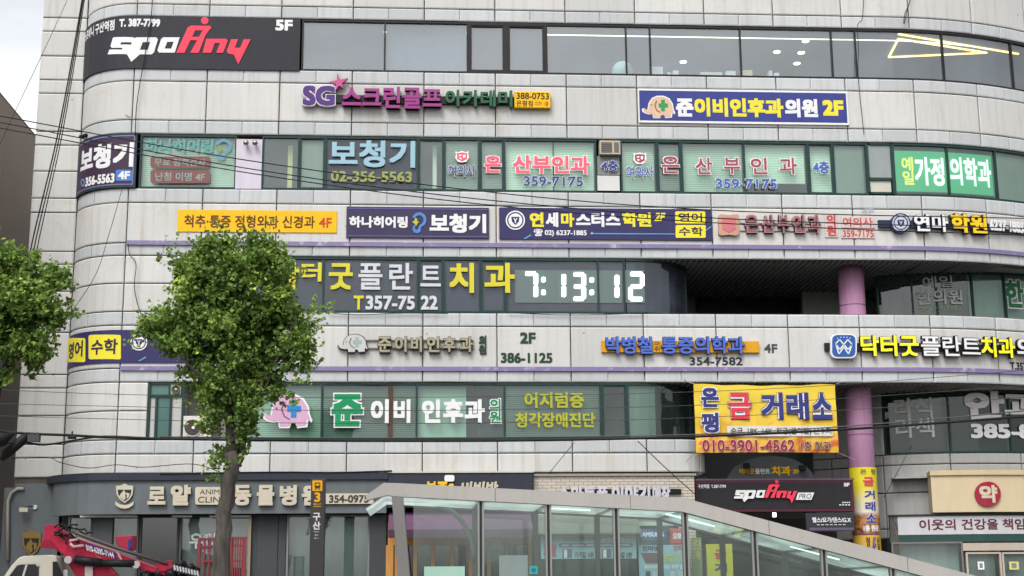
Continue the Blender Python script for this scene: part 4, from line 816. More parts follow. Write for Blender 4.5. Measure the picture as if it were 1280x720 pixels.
def crest(par, x0, y0, x1, y1, P, d, gold, black, th=.05):
    f = lambda L: [(x0+(x1-x0)*a, y0+(y1-y0)*b) for a, b in L]
    o = shape(par, [f([(0,.12),(.3,.1),(.5,0),(.7,.1),(1,.12),(.97,.55),(.8,.8),(.5,1),(.2,.8),(.03,.55)])], gold, P, d, th, 'crest')
    shape(o, [f([(.1,.32),(.9,.32),(.86,.56),(.72,.76),(.5,.9),(.28,.76),(.14,.56)])], black, P, d+th, .006, 'field')
    shape(o, [f([(.2,.66),(.3,.5),(.42,.4),(.48,.32),(.52,.44),(.62,.5),(.54,.56),(.56,.78),(.48,.86),(.32,.76)])], gold, P, d+th+.007, .006, 'dog_figure'); shape(o, [f([(.62,.76),(.64,.6),(.6,.54),(.66,.46),(.72,.52),(.8,.5),(.76,.66),(.68,.76)])], gold, P, d+th+.007, .006, 'cat_figure')
    return o
crest(g, 145.5, 604.5, 167, 629, FAS, .01, BEI, mat('#2f3136')); shape(g, [[(144.5, 627), (150, 630.5), (156, 631.5), (162, 630.5), (167.5, 627), (167, 631.5), (161.5, 635), (156, 636), (150, 635), (145, 631.5)]], BEI, FAS, .01, .05, 'ribbon')
# left return wall painted grey, pipe, flood lamp, gold crest
zt = Z['g']-.16
pb('shop_wall', STRIP, at(18, 640, YS).x, XSE, 0, zt, -.2, .10, GREYF, B); pb('shop_wall', STRIP, at(18, 640, YS).x-.28, at(18, 640, YS).x-.012, 0, zt-.1, -.2, .06, GREYF, B)
pb('plinth', MAIN, S_END, XL, 0, zf0+.3, -.3, -.05, mat('#4c5054', .6), B)
P_ST = plane_path(YS-.10)
g = sign('wall_crest', 'gold and black pet crest mounted on the grey wall behind the lift truck', (28, 662, 52, 696), P_ST, cat='emblem'); crest(g, 28, 662, 52, 696, P_ST, .005, mat('#94793c', .45, metal=.2), mat('#26262a'), .05)
g = thing('flood_lamp', 'small flat flood lamp on an arm above the gold crest', 'lamp', at(30, 637, YS-.3)); p = at(30, 637, YS-.3); bm = bmesh.new(); box(bm, p.x-.11, p.x+.11, p.y-.05, p.y+.05, p.z-.06, p.z+.05); fin(bm, 'lamp_head', mat('#d8d4c4', .4), g); q = at(44, 634, YS-.12); bm = bmesh.new(); tube(bm, [p+Vector((0, 0, .05)), (p+q)/2+Vector((0, 0, .06)), q], .012, 6); fin(bm, 'arm', M_BLACK, g); bm = bmesh.new(); tube(bm, [q+Vector((0, -.03, 0)), q+Vector((0, .02, 0))], .06, 10); fin(bm, 'junction_box', mat('#e4e2dc'), g)
bm = bmesh.new(); tube(bm, [at(x, y, YS-.16) for x, y in ((9.5, 700), (9.5, 640), (10, 626), (14, 616), (22, 611), (30, 611))], .045, 8); tag(fin(bm, 'drain_pipe', mat('#b9b2a4', .5), smooth=True), 'pale elbow pipe running down the left edge of the grey wall', 'pipe')
# shop windows of the animal clinic
P_W = plane_path(.12); zs_, zh_ = 0.5, zf0-.02
def shopwin(x0, x1, gl, m, back=None, P=P_W, zb=.4, zt=None, name='shop_window', w_=.05):
    zt = zt or zh_; s0, s1 = P.inv(x0, 680)[0], P.inv(x1, 680)[0]; bm = bmesh.new()
    for a, b, c, d_ in ((s0, s0+w_, zb, zt), (s1-w_, s1, zb, zt), (s0+w_, s1-w_, zb, zb+w_), (s0+w_, s1-w_, zt-w_, zt)): pbox(bm, P, a, b, c, d_, -.1, .02)
    f = fin(bm, name, m, B); bm = bmesh.new(); psheet(bm, P, s0+w_, s1-w_, zb+w_, zt-w_, -.04); fin(bm, 'pane', gl, f)
    if back: bm = bmesh.new(); pbox(bm, P, s0+w_, s1-w_, zb+w_, zt-w_-.02, -.32, -.3); fin(bm, 'screen', back, f)
    return f
SCR = mat('#b9c5c2', .7, k=1, wear=.18)
shopwin(84, 173, G_SHOP, mat('#4a4e52'), mat('#8d9896', .7, k=1, wear=.2)); shopwin(174, 223, G_DARK, mat('#33363a'), None); shopwin(224, 313, G_SHOP, mat('#4a4e52'), SCR); shopwin(358, 462, G_SHOP, mat('#8a8f90'), SCR)
bm = bmesh.new()
for a, b in ((314, 321), (321.3, 347), (347.3, 357)): s0, s1 = P_W.inv(a, 680)[0], P_W.inv(b, 680)[0]; pbox(bm, P_W, s0, s1, .13, zh_, -.2, .0 if a != 321.3 else .03)
s0, s1 = P_W.inv(462.5, 680)[0], P_W.inv(483, 680)[0]; pbox(bm, P_W, s0, s1, .13, zh_, -.2, .12); pbox(bm, P_W, XL, s1, .13, .4, -.2, -.0); fin(bm, 'shop_wall', mat('#4b4f53', .5), B)
bm = bmesh.new(); pbox(bm, P_W, XL, P_W.inv(484, 680)[0], zf0+.0, Z['g'], -.3, -.05); fin(bm, 'shop_ceiling', M_DARK, B)
bm = bmesh.new(); box(bm, XL, a1+1, 4, 4.1, 0, Z['g']); box(bm, XL, a0, .5, 4, Z['g']-.2, Z['g']-.1); fin(bm, 'interior', mat('#5a5c5a', .9), B)
g = sign('window_lettering', 'faint round letters on frosted pane of the animal clinic window behind red basket', (237, 665, 260, 690), P_W, cat='window lettering'); T(g, '우리', (237, 666, 270, 686), mat('#c3cbc8'), P_W, .03, b=.03)
g = thing('soffit_lamps', 'row of small light fittings under the grey animal clinic fascia', 'lamps', at(250, 645, .0))
bm = bmesh.new()
for x0, x1 in ((100, 172), (215, 240), (262, 312)):
    p, q = at(x0, 645.5, -.12), at(x1, 645.5, -.12); bar(bm, p, q, .05, .05)
fin(bm, 'fitting', mat('#c9c4bc', .4), g)
pb('metal_post', P_W, P_W.inv(310.5, 680)[0], P_W.inv(314, 680)[0], .13, zh_, .02, .10, mat('#b8a58c', .35, metal=.6), B)
# --- rice bowl restaurant: navy fascia, purple awning, timber doors
P_F = plane_path(-.35)
g = sign('shop_fascia', 'dark navy restaurant fascia with yellow and white slanted lettering half hidden by the station canopy', (483, 590, 666, 632), P_F, cat='shop sign')
board(g, (484, 591, 666, 634), mat('#363a47', .5), P_F, d0=-.33, d1=0, name='face'); board(g, (480, 589, 667, 591), mat('#d9d4ca', .5), P_F, d0=-.33, d1=.03, name='cap')
T(g, '본죽&', (531, 602, 569, 622), GYEL, P_F, .005, .05, b=.06, shear=.15); T(g, '비빔밥', (576, 602, 622, 622), BEI, P_F, .005, .05, b=.05, shear=.15); shape(g, [rrect(555.5, 594, 568, 602, 2.5)], WH, P_F, .005, .05, 'bear_icon')  # plain white rounded tile stands for the bear face
zA = at(570, 642, -.4).z; P_D = plane_path(.1); WOOD = mat('#c08a48', .55, wear=.25, k=.75); WOODD = mat('#7f5a34', .5)
g = thing('awning', 'dull purple fabric awning with hanging valance over the timber restaurant doors', 'awning', at(575, 660, .0))
x0_, x1_ = at(486, 655, -.4).x, at(664, 655, -.4).x; bm = bmesh.new(); prism(bm, [(x0_, -.1, zA+.05), (x0_, -1.0, zA-.42), (x0_, -1.0, zA-.44), (x0_, -.1, zA+.02)], (x1_-x0_, 0, 0)); fin(bm, 'canopy', mat('#6a4c68', .7, wear=.25), g)
bm = bmesh.new(); n_ = 24
prev = None
for i in range(n_*2+1):
    x = x0_+(x1_-x0_)*i/(n_*2); q = (bm.verts.new((x, -1.01, zA-.43)), bm.verts.new((x, -1.02, zA-.62-.03*(i % 2))))
    if prev: bm.faces.new((prev[0], q[0], q[1], prev[1]))
    prev = q
fin(bm, 'valance', mat('#4a3648', .7), g)
bm = bmesh.new(); ws = [485, 496, 519, 541, 565, 588, 611, 633, 662]; zT = at(570, 668, .1).z; zH = at(570, 681, .1).z
box(bm, at(485, 670, .1).x, at(664, 670, .1).x, -.0, .12, zH, zT+.5)
for i, x in enumerate(ws): xx = at(x, 690, .1).x; box(bm, xx-.05, xx+.05 if i else xx+.14, -.02, .12, .13, zH)
g = thing('timber_front', 'honey coloured timber restaurant door front with dark panes under the awning', 'shop front', at(575, 720, .1)); fin(bm, 'frame', WOOD, g)
for a, b in zip(ws, ws[1:]): bm = bmesh.new(); box(bm, at(a, 690, .1).x+.06, at(b, 690, .1).x-.06, .04, .06, .13, zH-.01); fin(bm, 'door_pane', G_DARK, g)
# --- phone shop: cream brick lintel, grey awning, light blue banners
def brick():
    m, n, l, b = new_mat('cream_brick'); t = n.new('ShaderNodeTexBrick'); t.inputs['Scale'].default_value = 1; t.inputs['Brick Width'].default_value = .24; t.inputs['Row Height'].default_value = .078; t.inputs['Mortar Size'].default_value = .007
    t.inputs['Color1'].default_value = (*rgb('#cfc4b4'), 1); t.inputs['Color2'].default_value = (*rgb('#ddd3c6'), 1); t.inputs['Mortar'].default_value = (*rgb('#8d8478'), 1)
    tc = n.new('ShaderNodeTexCoord'); mp = n.new('ShaderNodeMapping'); mp.inputs['Rotation'].default_value = (math.radians(-90), 0, 0); l.new(tc.outputs['Object'], mp.inputs[0]); l.new(mp.outputs[0], t.inputs['Vector']); l.new(t.outputs[0], b.inputs['Base Color']); b.inputs['Roughness'].default_value = .8
    bp = n.new('ShaderNodeBump'); bp.inputs['Distance'].default_value = .01; bp.inputs['Strength'].default_value = .5; bp.invert = True; l.new(t.outputs['Fac'], bp.inputs['Height']); l.new(bp.outputs[0], b.inputs['Normal']); return m
P_K = plane_path(-.12); zK0, zK1 = at(760, 648, -.12).z, at(760, 595, -.12).z
s0, s1 = P_K.inv(667, 610)[0], P_K.inv(868, 610)[0]
pb('brick_lintel', P_K, s0, s1, zK0, zK1, -.12, 0, brick(), B); pb('lintel_cap', P_K, s0, s1+.05, zK1, zK1+.06, -.12, .05, mat('#a8a29a', .7), B)
pb('brick_pier', P_K, P_K.inv(848, 640)[0], s1, .13, zK0, -.12, -.01, brick(), B)
g = sign('channel_letter_sign', 'white blocky letters on a black rail against cream brick, lower half behind the canopy', (697, 608, 850, 640), P_K); board(g, (705, 611.5, 851, 618), M_BLACK, P_K, d0=.01, d1=.06, name='rail')
for t, a, b in (('스마트폰', 697, 760), ('이야기', 764, 812), ('매장', 815, 837)): T(g, t, (a, 607.5, b, 628), mat('#d8d6e0'), P_K, .03, .08, b=.055)
zW = at(735, 643, -.3).z; g = thing('awning', 'plain grey sloping awning above the light blue phone shop banner', 'awning', at(735, 668, -.2))
xa_, xb_ = at(668, 655, -.2).x, at(796, 655, -.2).x; bm = bmesh.new(); prism(bm, [(xa_, -.12, zW), (xa_, -1.0, zW-.5), (xa_, -1.02, zW-.52), (xa_, -.12, zW-.04)], (xb_-xa_, 0, 0)); fin(bm, 'canopy', mat('#77796f', .8, wear=.2), g); bm = bmesh.new(); tube(bm, [(xa_, -1.01, zW-.52), (xb_, -1.01, zW-.52)], .03, 8); fin(bm, 'front_rail', mat('#6a6a66'), g)
P_P = plane_path(-.75); SKY = mat('#9cc8d8', .5, wear=.1)
g = sign('shop_banner', 'light blue phone sale banner with red and black lettering under the grey awning', (675, 669, 796, 699), P_P, cat='banner'); board(g, (676, 669.5, 795.5, 698.5), SKY, P_P, d0=-.01, d1=.0, name='banner_cloth')
T(g, '휴대폰 하나까지', (704, 671.5, 750, 677), mat('#4a5a90'), P_P, .008, b=.03); shape(g, [circ(722, 673, 3.2, 12)], mat('#e87a9a'), P_P, .004, .003, 'round_mark'); T(g, '보상교체행사', (752, 671, 787, 677), WH, P_P, .008, b=.05)
shape(g, [rrect(698.5, 679, 791, 684, 2.2)], mat('#57708f'), P_P, .003, .003, 'strip'); T(g, '-- --- -- ----- ---', (702, 680.5, 787, 682.5), mat('#c8d4e0'), P_P, .01, b=.06, name='small_print')
T(g, '유심\n무료', (679, 680, 695.5, 697), mat('#d8404e'), P_P, .008, b=.045)
for x in (703, 752): shape(g, [[(x, 686), (x+12, 686), (x+12, 697.5), (x, 697.5)]], mat('#6f6a86'), P_P, .003, .003, 'phone_picture'); shape(g, [[(x+2, 687), (x+6, 687), (x+6, 697), (x+2, 697)]], WH, P_P, .008, .003, 'phone_picture')
for x in (718, 766): outlined(g, '기기값 0원', (x, 689.6, x+24, 697.2), mat('#26282c'), WH, P_P, d=.006, b=.04, bo=.08)
g = sign('oval_sign', 'blue oval electronics brand sign with white capitals behind the canopy glass', (795, 661, 833, 676), P_P); shape(g, [circ(814, 668.5, 19.5, 32, 7.2)], mat('#1f58a8', .4), P_P, 0, .08, 'panel'); T(g, 'SAMSUNG', (799, 665.5, 829, 671), WH, P_P, .085, b=.045)
g = sign('box_sign', 'small red light box for budget phones beside the blue oval sign', (837, 660, 861, 680), P_P); board(g, (838, 660.5, 860, 680), mat('#b83038', .4), P_P, d0=-.25, d1=0, bevel=.01); board(g, (839, 661.5, 859, 679), mat('#d84a50', .4), P_P, d0=.0, d1=.005, name='face'); T(g, '알뜰폰', (841, 666, 857.5, 673.5), WH, P_P, .012, b=.045)
g = sign('shop_banner', 'tall light blue phone banner with yellow lines to the right of the oval sign', (796, 679, 862, 730), P_P, cat='banner'); board(g, (799, 681, 862, 735), SKY, P_P, d0=-.03, d1=-.02, name='banner_cloth')
T(g, '인터넷', (803, 682, 824, 689), mat('#2f3a68'), P_P, -.012, b=.05); T(g, '인터넷', (842, 681.5, 858, 688), mat('#d8404e'), P_P, -.012, b=.04); shape(g, [[(801, 691), (826, 691), (826, 704), (807, 704)]], mat('#7a5560'), P_P, -.018, .004, 'picture'); T(g, '서비스 및 고객\n요금할인 상담', (827, 692, 859, 703), mat('#e0dc6a'), P_P, -.012, b=.04); T(g, '와이파이', (805, 706.5, 824, 712), WH, P_P, -.012, b=.04); T(g, '까지 특판 할인', (828, 706, 859, 712), WH, P_P, -.012, b=.04)
for x in (807, 816, 838, 848): shape(g, [[(x, 714), (x+6, 714), (x+6, 733), (x, 733)]], mat('#4a4d58') if x % 2 else mat('#cfd4dc'), P_P, -.018, .004, 'phone_picture')
P_Y = plane_path(-.2)
g = sign('standing_board', 'yellow vertical gold exchange board with red and navy letters standing inside beyond the canopy', (884, 680, 917, 740), P_Y); board(g, (884, 680, 916.5, 748), mat('#d9d23a', .5), P_Y, d0=-.08, d1=0); T(g, '금', (893, 687, 908, 699), mat('#d04048'), P_Y, .008, b=.06)
for t, y in (('거', 704), ('래', 721), ('소', 736)): T(g, t, (893, y, 908.5, y+11.5), mat('#3a3f86'), P_Y, .008, b=.05)
g = sign('narrow_board', 'narrow faded olive notice board beside the yellow gold exchange board', (866, 672, 878, 716), P_Y); board(g, (866, 672, 878, 740), mat('#8f9468', .6), P_Y, d0=-.1, d1=-.02); T(g, '핸드폰\n개통', (867.5, 675, 876.5, 700), mat('#d8cf7a'), P_Y, -.012, b=.02, name='lettering')
shopwin(669, 796, G_SHOP, mat('#55585a'), mat('#3f4244', .6), plane_path(.2), zb=.13, zt=zK0-.1); shopwin(797, 847, G_SHOP, mat('#9a9c98'), mat('#9fb0a8', .6), plane_path(.2), zb=.13, zt=zK0-.25)
pb('white_board', plane_path(-.05), plane_path(-.05).inv(790, 646)[0], plane_path(-.05).inv(850, 646)[0], at(820, 657, -.05).z, zK0-.02, -.05, .0, mat('#c8d2c8'), B)
# --- pharmacy on the right: cream sign box, white banner, shop glass
P_H = Path([rp(1108, .9), rp(1165, .62), rp(1215, .5), rp(1260, .55), rp(1300, .75), rp(1350, 1.3)])
g = sign('shop_fascia', 'cream pharmacy sign box with a dark red disc', (1163, 588, 1300, 640), P_H, cat='shop sign'); CRM = mat('#dcc9a6', .6, wear=.08)
board(g, (1164, 594, 1345, 640), CRM, P_H, d0=-.6, d1=.12, name='face'); board(g, (1161.5, 588, 1347, 594), mat('#d8c39c', .6), P_H, d0=-.6, d1=.17, name='cap')
o = shape(g, [circ(1232, 618, 15.5, 32)], mat('#a8283f', .4), P_H, .12, .06, 'disc'); T(o, '약', (1222, 607, 1243, 629), mat('#dccfb4', .5), P_H, .19, b=.05)
g = sign('wall_banner', 'white marbled banner with maroon health slogan below the cream pharmacy sign', (1112, 643, 1300, 668), P_H, cat='banner'); board(g, (1114, 644.5, 1340, 667.5), mat('#cfcfd2', .5, wear=.12), P_H, d0=-.1, d1=.0, name='panel')
T(g, '이웃의 건강을 책임지는', (1149, 648.5, 1309, 662), mat('#6a2438'), P_H, .01, b=.02); board(g, (1112, 667.5, 1340, 677), mat('#2f4f4a', .5), P_H, d0=-.12, d1=-.01, name='trim'); board(g, (1110, 642, 1340, 644.2), mat('#2c2e2e', .5), P_H, d0=-.12, d1=.03, name='top_trim')
shopwin(1114, 1203, G_SHOP, mat('#7a7a76'), mat('#a3aeae', .7, wear=.2, k=.8), P_H, zb=.4, zt=at(1180, 677, .6).z); shopwin(1206, 1250, G_SHOP, mat('#c8bcac'), mat('#c2cec8', .7, k=1), P_H, zb=.4, zt=at(1230, 690, .5).z); shopwin(1251, 1330, G_SHOP, mat('#c8bcac'), mat('#c2cec8', .7, k=1), P_H, zb=.4, zt=at(1270, 690, .5).z)
board(B, (1203, 678.5, 1335, 688), mat('#c3b7a8', .6), P_H, d0=-.1, d1=.05, name='door_header')
pb('pharmacy_wall', P_H, P_H.s[0]-.0, P_H.inv(1114, 680)[0], .13, at(1110, 644, .8).z, -.3, .0, mat('#5a5650', .7), B)
bm = bmesh.new(); pbox(bm, P_H, P_H.s[0], P_H.s[-1], at(1230, 592, .5).z-.05, at(1230, 592, .5).z, -2.2, -.61); fin(bm, 'ledge', M_CONC_G, B)
for x, y, t, w_ in ((1226, 707, '표시', 8), (1267, 707, '안내', 12)):
    g = sign('paper_notice', 'small white notice on the left pharmacy pane' if x < 1250 else 'wider yellow edged notice on the right pharmacy pane', (x-w_/2, y-5, x+w_/2, y+5), P_H, cat='notice')
    board(g, (x-w_/2, y-5, x+w_/2, y+5), WH if x < 1250 else mat('#e6d88a'), P_H, d0=.022, d1=.026, name='sheet'); board(g, (x-w_/4, y-3, x+w_/4, y+3), mat('#8a8c8a'), P_H, d0=.027, d1=.03, name='print')
# ================================================================== EQUIPMENT ON THE FRONT
def disc(bm, c, r, n=24, y=0): 
    pass
g = thing('air_conditioner', 'white outdoor air conditioner unit with round fan grille on the second floor ledge', 'air conditioner', at(247, 548, -.1))
P_AC = plane_path(.0); s0, s1, z0, z1 = rect_s(P_AC, (229, 520, 264.5, 547.5)); CAS = mat('#e8e4dc', .45)
bm = bmesh.new(); box(bm, s0, s1, -.02, .32, z0, z1); fin(bm, 'casing', CAS, g, bevel=.012)
shape(g, [circ(241, 534.8, 10.4, 32)], mat('#4c4644', .5), P_AC, .022, .02, 'fan_guard'); shape(g, [circ(241, 534.8, 10.9, 32), circ(241, 534.8, 10.1, 32)], CAS, P_AC, .022, .035, 'guard_ring')
for r in (8.2, 6.3, 4.4): shape(g, [circ(241, 534.8, r, 28), circ(241, 534.8, r-.45, 28)], mat('#6d6664', .5), P_AC, .043, .008, 'guard_ring')
shape(g, [circ(242, 534.8, 2, 16)], WH, P_AC, .05, .02, 'hub'); shape(g, [[(253, 524.3), (256, 522.6), (264, 521.6), (263, 524), (258, 525.8)]], mat('#4a4c9c'), P_AC, .022, .006, 'badge')
bm = bmesh.new(); box(bm, s1+.02, s1+.2, .06, .3, z0, z1+.02); fin(bm, 'side_cover', mat('#55504c', .6), g)
g = thing('vent_fan', 'round exhaust fan in the top corner of the small green window', 'fan', at(219.5, 493, .05)); s0, s1, z0, z1 = rect_s(MAIN, (213.2, 480.7, 226.3, 492.8)); bm = bmesh.new(); box(bm, s0, s1, .03, .12, z0, z1); fin(bm, 'housing', mat('#a8a49e'), g)
shape(g, [circ(219.7, 486.8, 5.4, 20), circ(219.7, 486.8, 4.6, 20)], mat('#6f6b68'), MAIN, -.03, .03, 'rim'); shape(g, [circ(219.7, 486.8, 4.5, 20)], mat('#57524f'), MAIN, -.028, .01, 'blades'); shape(g, [circ(219.7, 486.8, 1.4, 12)], WH, MAIN, -.015, .02, 'hub')
g = thing('window_air_conditioner', 'cream framed window air conditioner with two dark grilles on the fourth floor', 'air conditioner', MAIN.at(xs(762, 190), Zp(194), 0)); board(g, (749, 177, 775, 194.3), mat('#c9bca8', .5), d0=-.2, d1=.10, name='casing', bevel=.01); board(g, (751, 179.3, 764.5, 192), mat('#6b655e'), d0=.10, d1=.106, name='grille'); board(g, (767, 179.3, 773, 192), mat('#77716a'), d0=.10, d1=.106, name='grille')
for i in range(5): y = 181+i*2.4; board(g, (751.3, y, 764.2, y+.6), mat('#8d867c'), d0=.107, d1=.115, name='louvre')
for x in (307.5, 318.8):
    p = at(x, 178.5, -.12); g = thing('ball_lamp', ('left' if x < 310 else 'right') + ' one of the two chrome ball lamps on the white fourth floor board', 'lamp', p, 'ball lamps on the white board')
    bm = bmesh.new(); bmesh.ops.create_uvsphere(bm, u_segments=20, v_segments=12, radius=.075, matrix=Matrix.Translation(p)); fin(bm, 'ball', mat('#b8b4ae', .12, metal=1), g, smooth=True); bm = bmesh.new(); tube(bm, [p, (p.x, .04, p.z+.03)], .02, 8); fin(bm, 'stem', M_BLACK, g)
p = at(104, 170.5, .6); bm = bmesh.new(); tube(bm, [p+Vector((-.06, -.1, -.05)), p+Vector((.08, .05, .05))], [.05, .06], 10); tube(bm, [p+Vector((.06, .03, .04)), p+Vector((.2, .35, .1))], .02, 6); tag(fin(bm, 'security_camera', M_BLACK), 'small dark security camera above the purple corner sign', 'camera')
# fifth floor: lights and odds and ends behind the glass
zc = Z['h5']+.30
g = thing('light_strip', 'long thin cream light strip running behind the top edge of the fifth floor glass', 'lamp', MAIN.at(4, Z['h5']-.2, -.5)); pb('tube', MAIN, xs(380, 30)+.1, xs(1255, 45), Z['h5']-.17, Z['h5']-.145, -.5, -.47, emit('#fff4cc', 1.6, 'strip_light'), g)
LED = emit('#ffc56a', 3.2, 'warm_led')
g = thing('led_tube_light', 'warm triangular outline of LED tubes on the fifth floor ceiling', 'lamp', atz(1150, 55, zc)); bm = bmesh.new()
for a, b in (((1123, 48.6), (1233.5, 66)), ((1123, 48.6), (1111, 71.6)), ((1111, 71.6), (1233.5, 66))): bar(bm, atz(*a, zc-.03), atz(*b, zc-.03), .05, .03)
fin(bm, 'tubes', LED, g)
g = thing('led_tube_light', 'single warm LED tube slanting above the triangular ceiling light', 'lamp', atz(1200, 52, zc)); bm = bmesh.new(); bar(bm, atz(1123, 42.7, zc-.03), atz(1273, 67.5, zc-.03), .05, .03); fin(bm, 'tube', LED, g)
for (x, y), lb in (((1007, 50), 'warm round ceiling light nearest the window, topmost of the slanting row'), ((1001.5, 64.5), 'warm round ceiling light in the middle of the slanting row'), ((996, 78), 'warm round ceiling light at the lower end of the slanting row'), ((971, 63.5), 'warm round ceiling light alone above the white bottles'), ((854, 76), 'warm round ceiling light above the folded white sheets')):
    p = atz(x, y, zc-.01); g = thing('downlight', lb, 'lamp', p, 'fifth floor downlights'); bm = bmesh.new(); tube(bm, [p, p+Vector((0, 0, -.05))], .10, 16); fin(bm, 'lens', emit('#ffdca8', 5, 'downlight_lens'), g); bm = bmesh.new(); tube(bm, [p+Vector((0, 0, .002)), p+Vector((0, 0, -.03))], .125, 16); fin(bm, 'ring', WH, g)
zsill = Z['s5']; LT = mat('#dfe4da', .6, k=1)
pb('window_ledge', MAIN, xs(690, 85), xs(1035, 90), zsill-.06, zsill+.02, -.9, -.15, ROOM_W, B)
def onledge(name, label, x0, x1, y0, y1, m=LT, cat='box'):
    s0, s1, z0, z1 = rect_s(MAIN, (x0, y0, x1, y1)); o = pb(name, MAIN, s0, s1, zsill+.02, z1, -.75, -.45, m); tag(o, label, cat); return o
p = at(778, 84, .55); bm = bmesh.new(); bmesh.ops.create_uvsphere(bm, u_segments=24, v_segments=14, radius=.30, matrix=Matrix.Translation((p.x, .55, zsill+.31))); tag(fin(bm, 'exercise_ball', mat('#b8dccb', .4, k=1), smooth=True), 'pale green exercise ball on the fifth floor window ledge', 'ball')
onledge('carton', 'tall pale carton leaning at the left end of the ledge', 817, 832, 76, 88); onledge('bottle', 'slim white bottle between carton and folded sheets', 838, 842, 83.5, 88, cat='bottle'); onledge('folded_sheets', 'folded white sheets on the fifth floor ledge', 845, 852, 81, 88, cat='sheets'); onledge('storage_bin', 'long low cream storage bin on the ledge', 880, 907, 83, 89.5, mat('#d8d8c4', .6, k=1)); onledge('carton', 'square white carton right of the low storage bin', 912, 924, 81.5, 90.5); onledge('carton', 'small yellowish carton beside the tall mullion', 933, 945, 80.5, 86, mat('#d8cf98', .6, k=1)); onledge('paper_stack', 'flat white paper stack under the yellowish carton', 951, 965, 88.5, 91, cat='papers'); onledge('bottle', 'white bottle standing left of the bottle pair', 966.5, 970, 81, 91, cat='bottle'); onledge('bottle', 'wide white jar right of the slim bottle', 973, 979, 84, 91, cat='jar')
# ================================================================== SUBWAY ENTRANCE CANOPY
YF, YRr = -7.0, -3.7
CANM = concrete('canopy_metal', '#c4c0ba', .45, spots=False); CAND = mat('#8b8986', .4, wear=.15)
g = thing('subway_entrance', 'glass subway exit canopy with pale metal roof edge sloping down to the right', 'canopy', (at(850, 700, YF).x, (YF+YRr)/2, .13))
def q2(x, y): p = at(x, y, YF); return (p.x, p.z)
A, Bq = q2(500, 604.5), q2(852, 622.5); Cq = q2(1210, 718)
sl = (Cq[1]-Bq[1])/(Cq[0]-Bq[0]); Dq = (Bq[0]+(.9-Bq[1])/sl, .9)
th0 = A[1]-q2(503, 622)[1]
def roofline(x):
    return A[1]+(Bq[1]-A[1])*(x-A[0])/(Bq[0]-A[0]) if x < Bq[0] else Bq[1]+sl*(x-Bq[0])
L0, L1 = q2(480, 604), q2(457, 620)
for y_, nm in ((YF, 'roof_edge'), (YRr, 'roof_edge')):
    bm = bmesh.new(); y2 = y_-.12 if y_ == YF else y_
    up_ = [L1, L0, A, Bq, Dq]; dn = [(Dq[0], Dq[1]-th0*1.05), (Bq[0]-.02, Bq[1]-th0), (A[0], A[1]-th0*.95), (L0[0]+.06, L0[1]-th0*.9), (L1[0]+.03, L1[1]-.10)]
    prism(bm, [(x, y2, z) for x, z in up_+dn], (0, .24 if y_ == YF else .2, 0)); fin(bm, nm, CANM if y_ == YF else CAND, g)
bm = bmesh.new(); rs = [(bm.verts.new((x, YF+.13, z-th0*.86)), bm.verts.new((x, YRr, z-th0*.86))) for x, z in [L1, L0, A, Bq, Dq]]
for a_, b_ in zip(rs, rs[1:]): bm.faces.new((a_[0], b_[0], b_[1], a_[1]))
fin(bm, 'roof_glass', glass((.62, .74, .70), .05, 'roof_glass', haze=.65, hcol=(.36, .44, .41), milky=True), g)
bm = bmesh.new(); p0, p1 = q2(489.5, 618), q2(497.5, 720); p2, p3 = q2(514, 720), q2(504, 618); ex = 2.2
k_ = (p1[0]-p0[0])/(p1[1]-p0[1]); zb0 = .13
prism(bm, [(p0[0], YF-.115, p0[1]-.02), (p3[0], YF-.115, p3[1]-.02), (p3[0]+(zb0-p3[1])*k_*1.05, YF-.115, zb0), (p0[0]+(zb0-p0[1])*k_, YF-.115, zb0)], (0, .25, 0)); fin(bm, 'leg', CAND, g, bevel=.01)
bm = bmesh.new(); prism(bm, [(p0[0], YRr-.1, p0[1]-.02), (p3[0], YRr-.1, p3[1]-.02), (p3[0]+(zb0-p3[1])*k_*1.05, YRr-.1, zb0), (p0[0]+(zb0-p0[1])*k_, YRr-.1, zb0)], (0, .28, 0)); fin(bm, 'leg', CAND, g)
fx = [at(x, 680, YF).x for x in (601, 685.5, 770.5, 857)]; dx = fx[-1]-fx[-2]
while fx[-1]+dx < Dq[0]-.5: fx.append(fx[-1]+dx)
STL = mat('#a9a9a6', .3, metal=.5); STD = mat('#3c3f3f', .5)
for x in fx:
    zt_ = roofline(x)-th0*1.0
    bm = bmesh.new(); box(bm, x-.068, x-.028, YF-.06, YF+.06, .13, zt_); box(bm, x+.028, x+.068, YF-.06, YF+.06, .13, zt_); f = fin(bm, 'post', STL, g)
    bm = bmesh.new(); box(bm, x-.0275, x+.0275, YF-.03, YF+.05, .13, zt_); fin(bm, 'gasket', STD, f)
    zr_ = roofline(x)-.09
    bm = bmesh.new(); box(bm, x-.06, x+.06, YRr-.06, YRr+.06, .13, zr_-.1); fin(bm, 'rear_post', CAND, g)
    bm = bmesh.new(); bar(bm, (x, YF+.12, zr_-.06), (x, YRr-.01, zr_-.06), .12, .11); fin(bm, 'cross_beam', mat('#9aa39e', .5), g)
xs_ = [p3[0]+.15]+fx
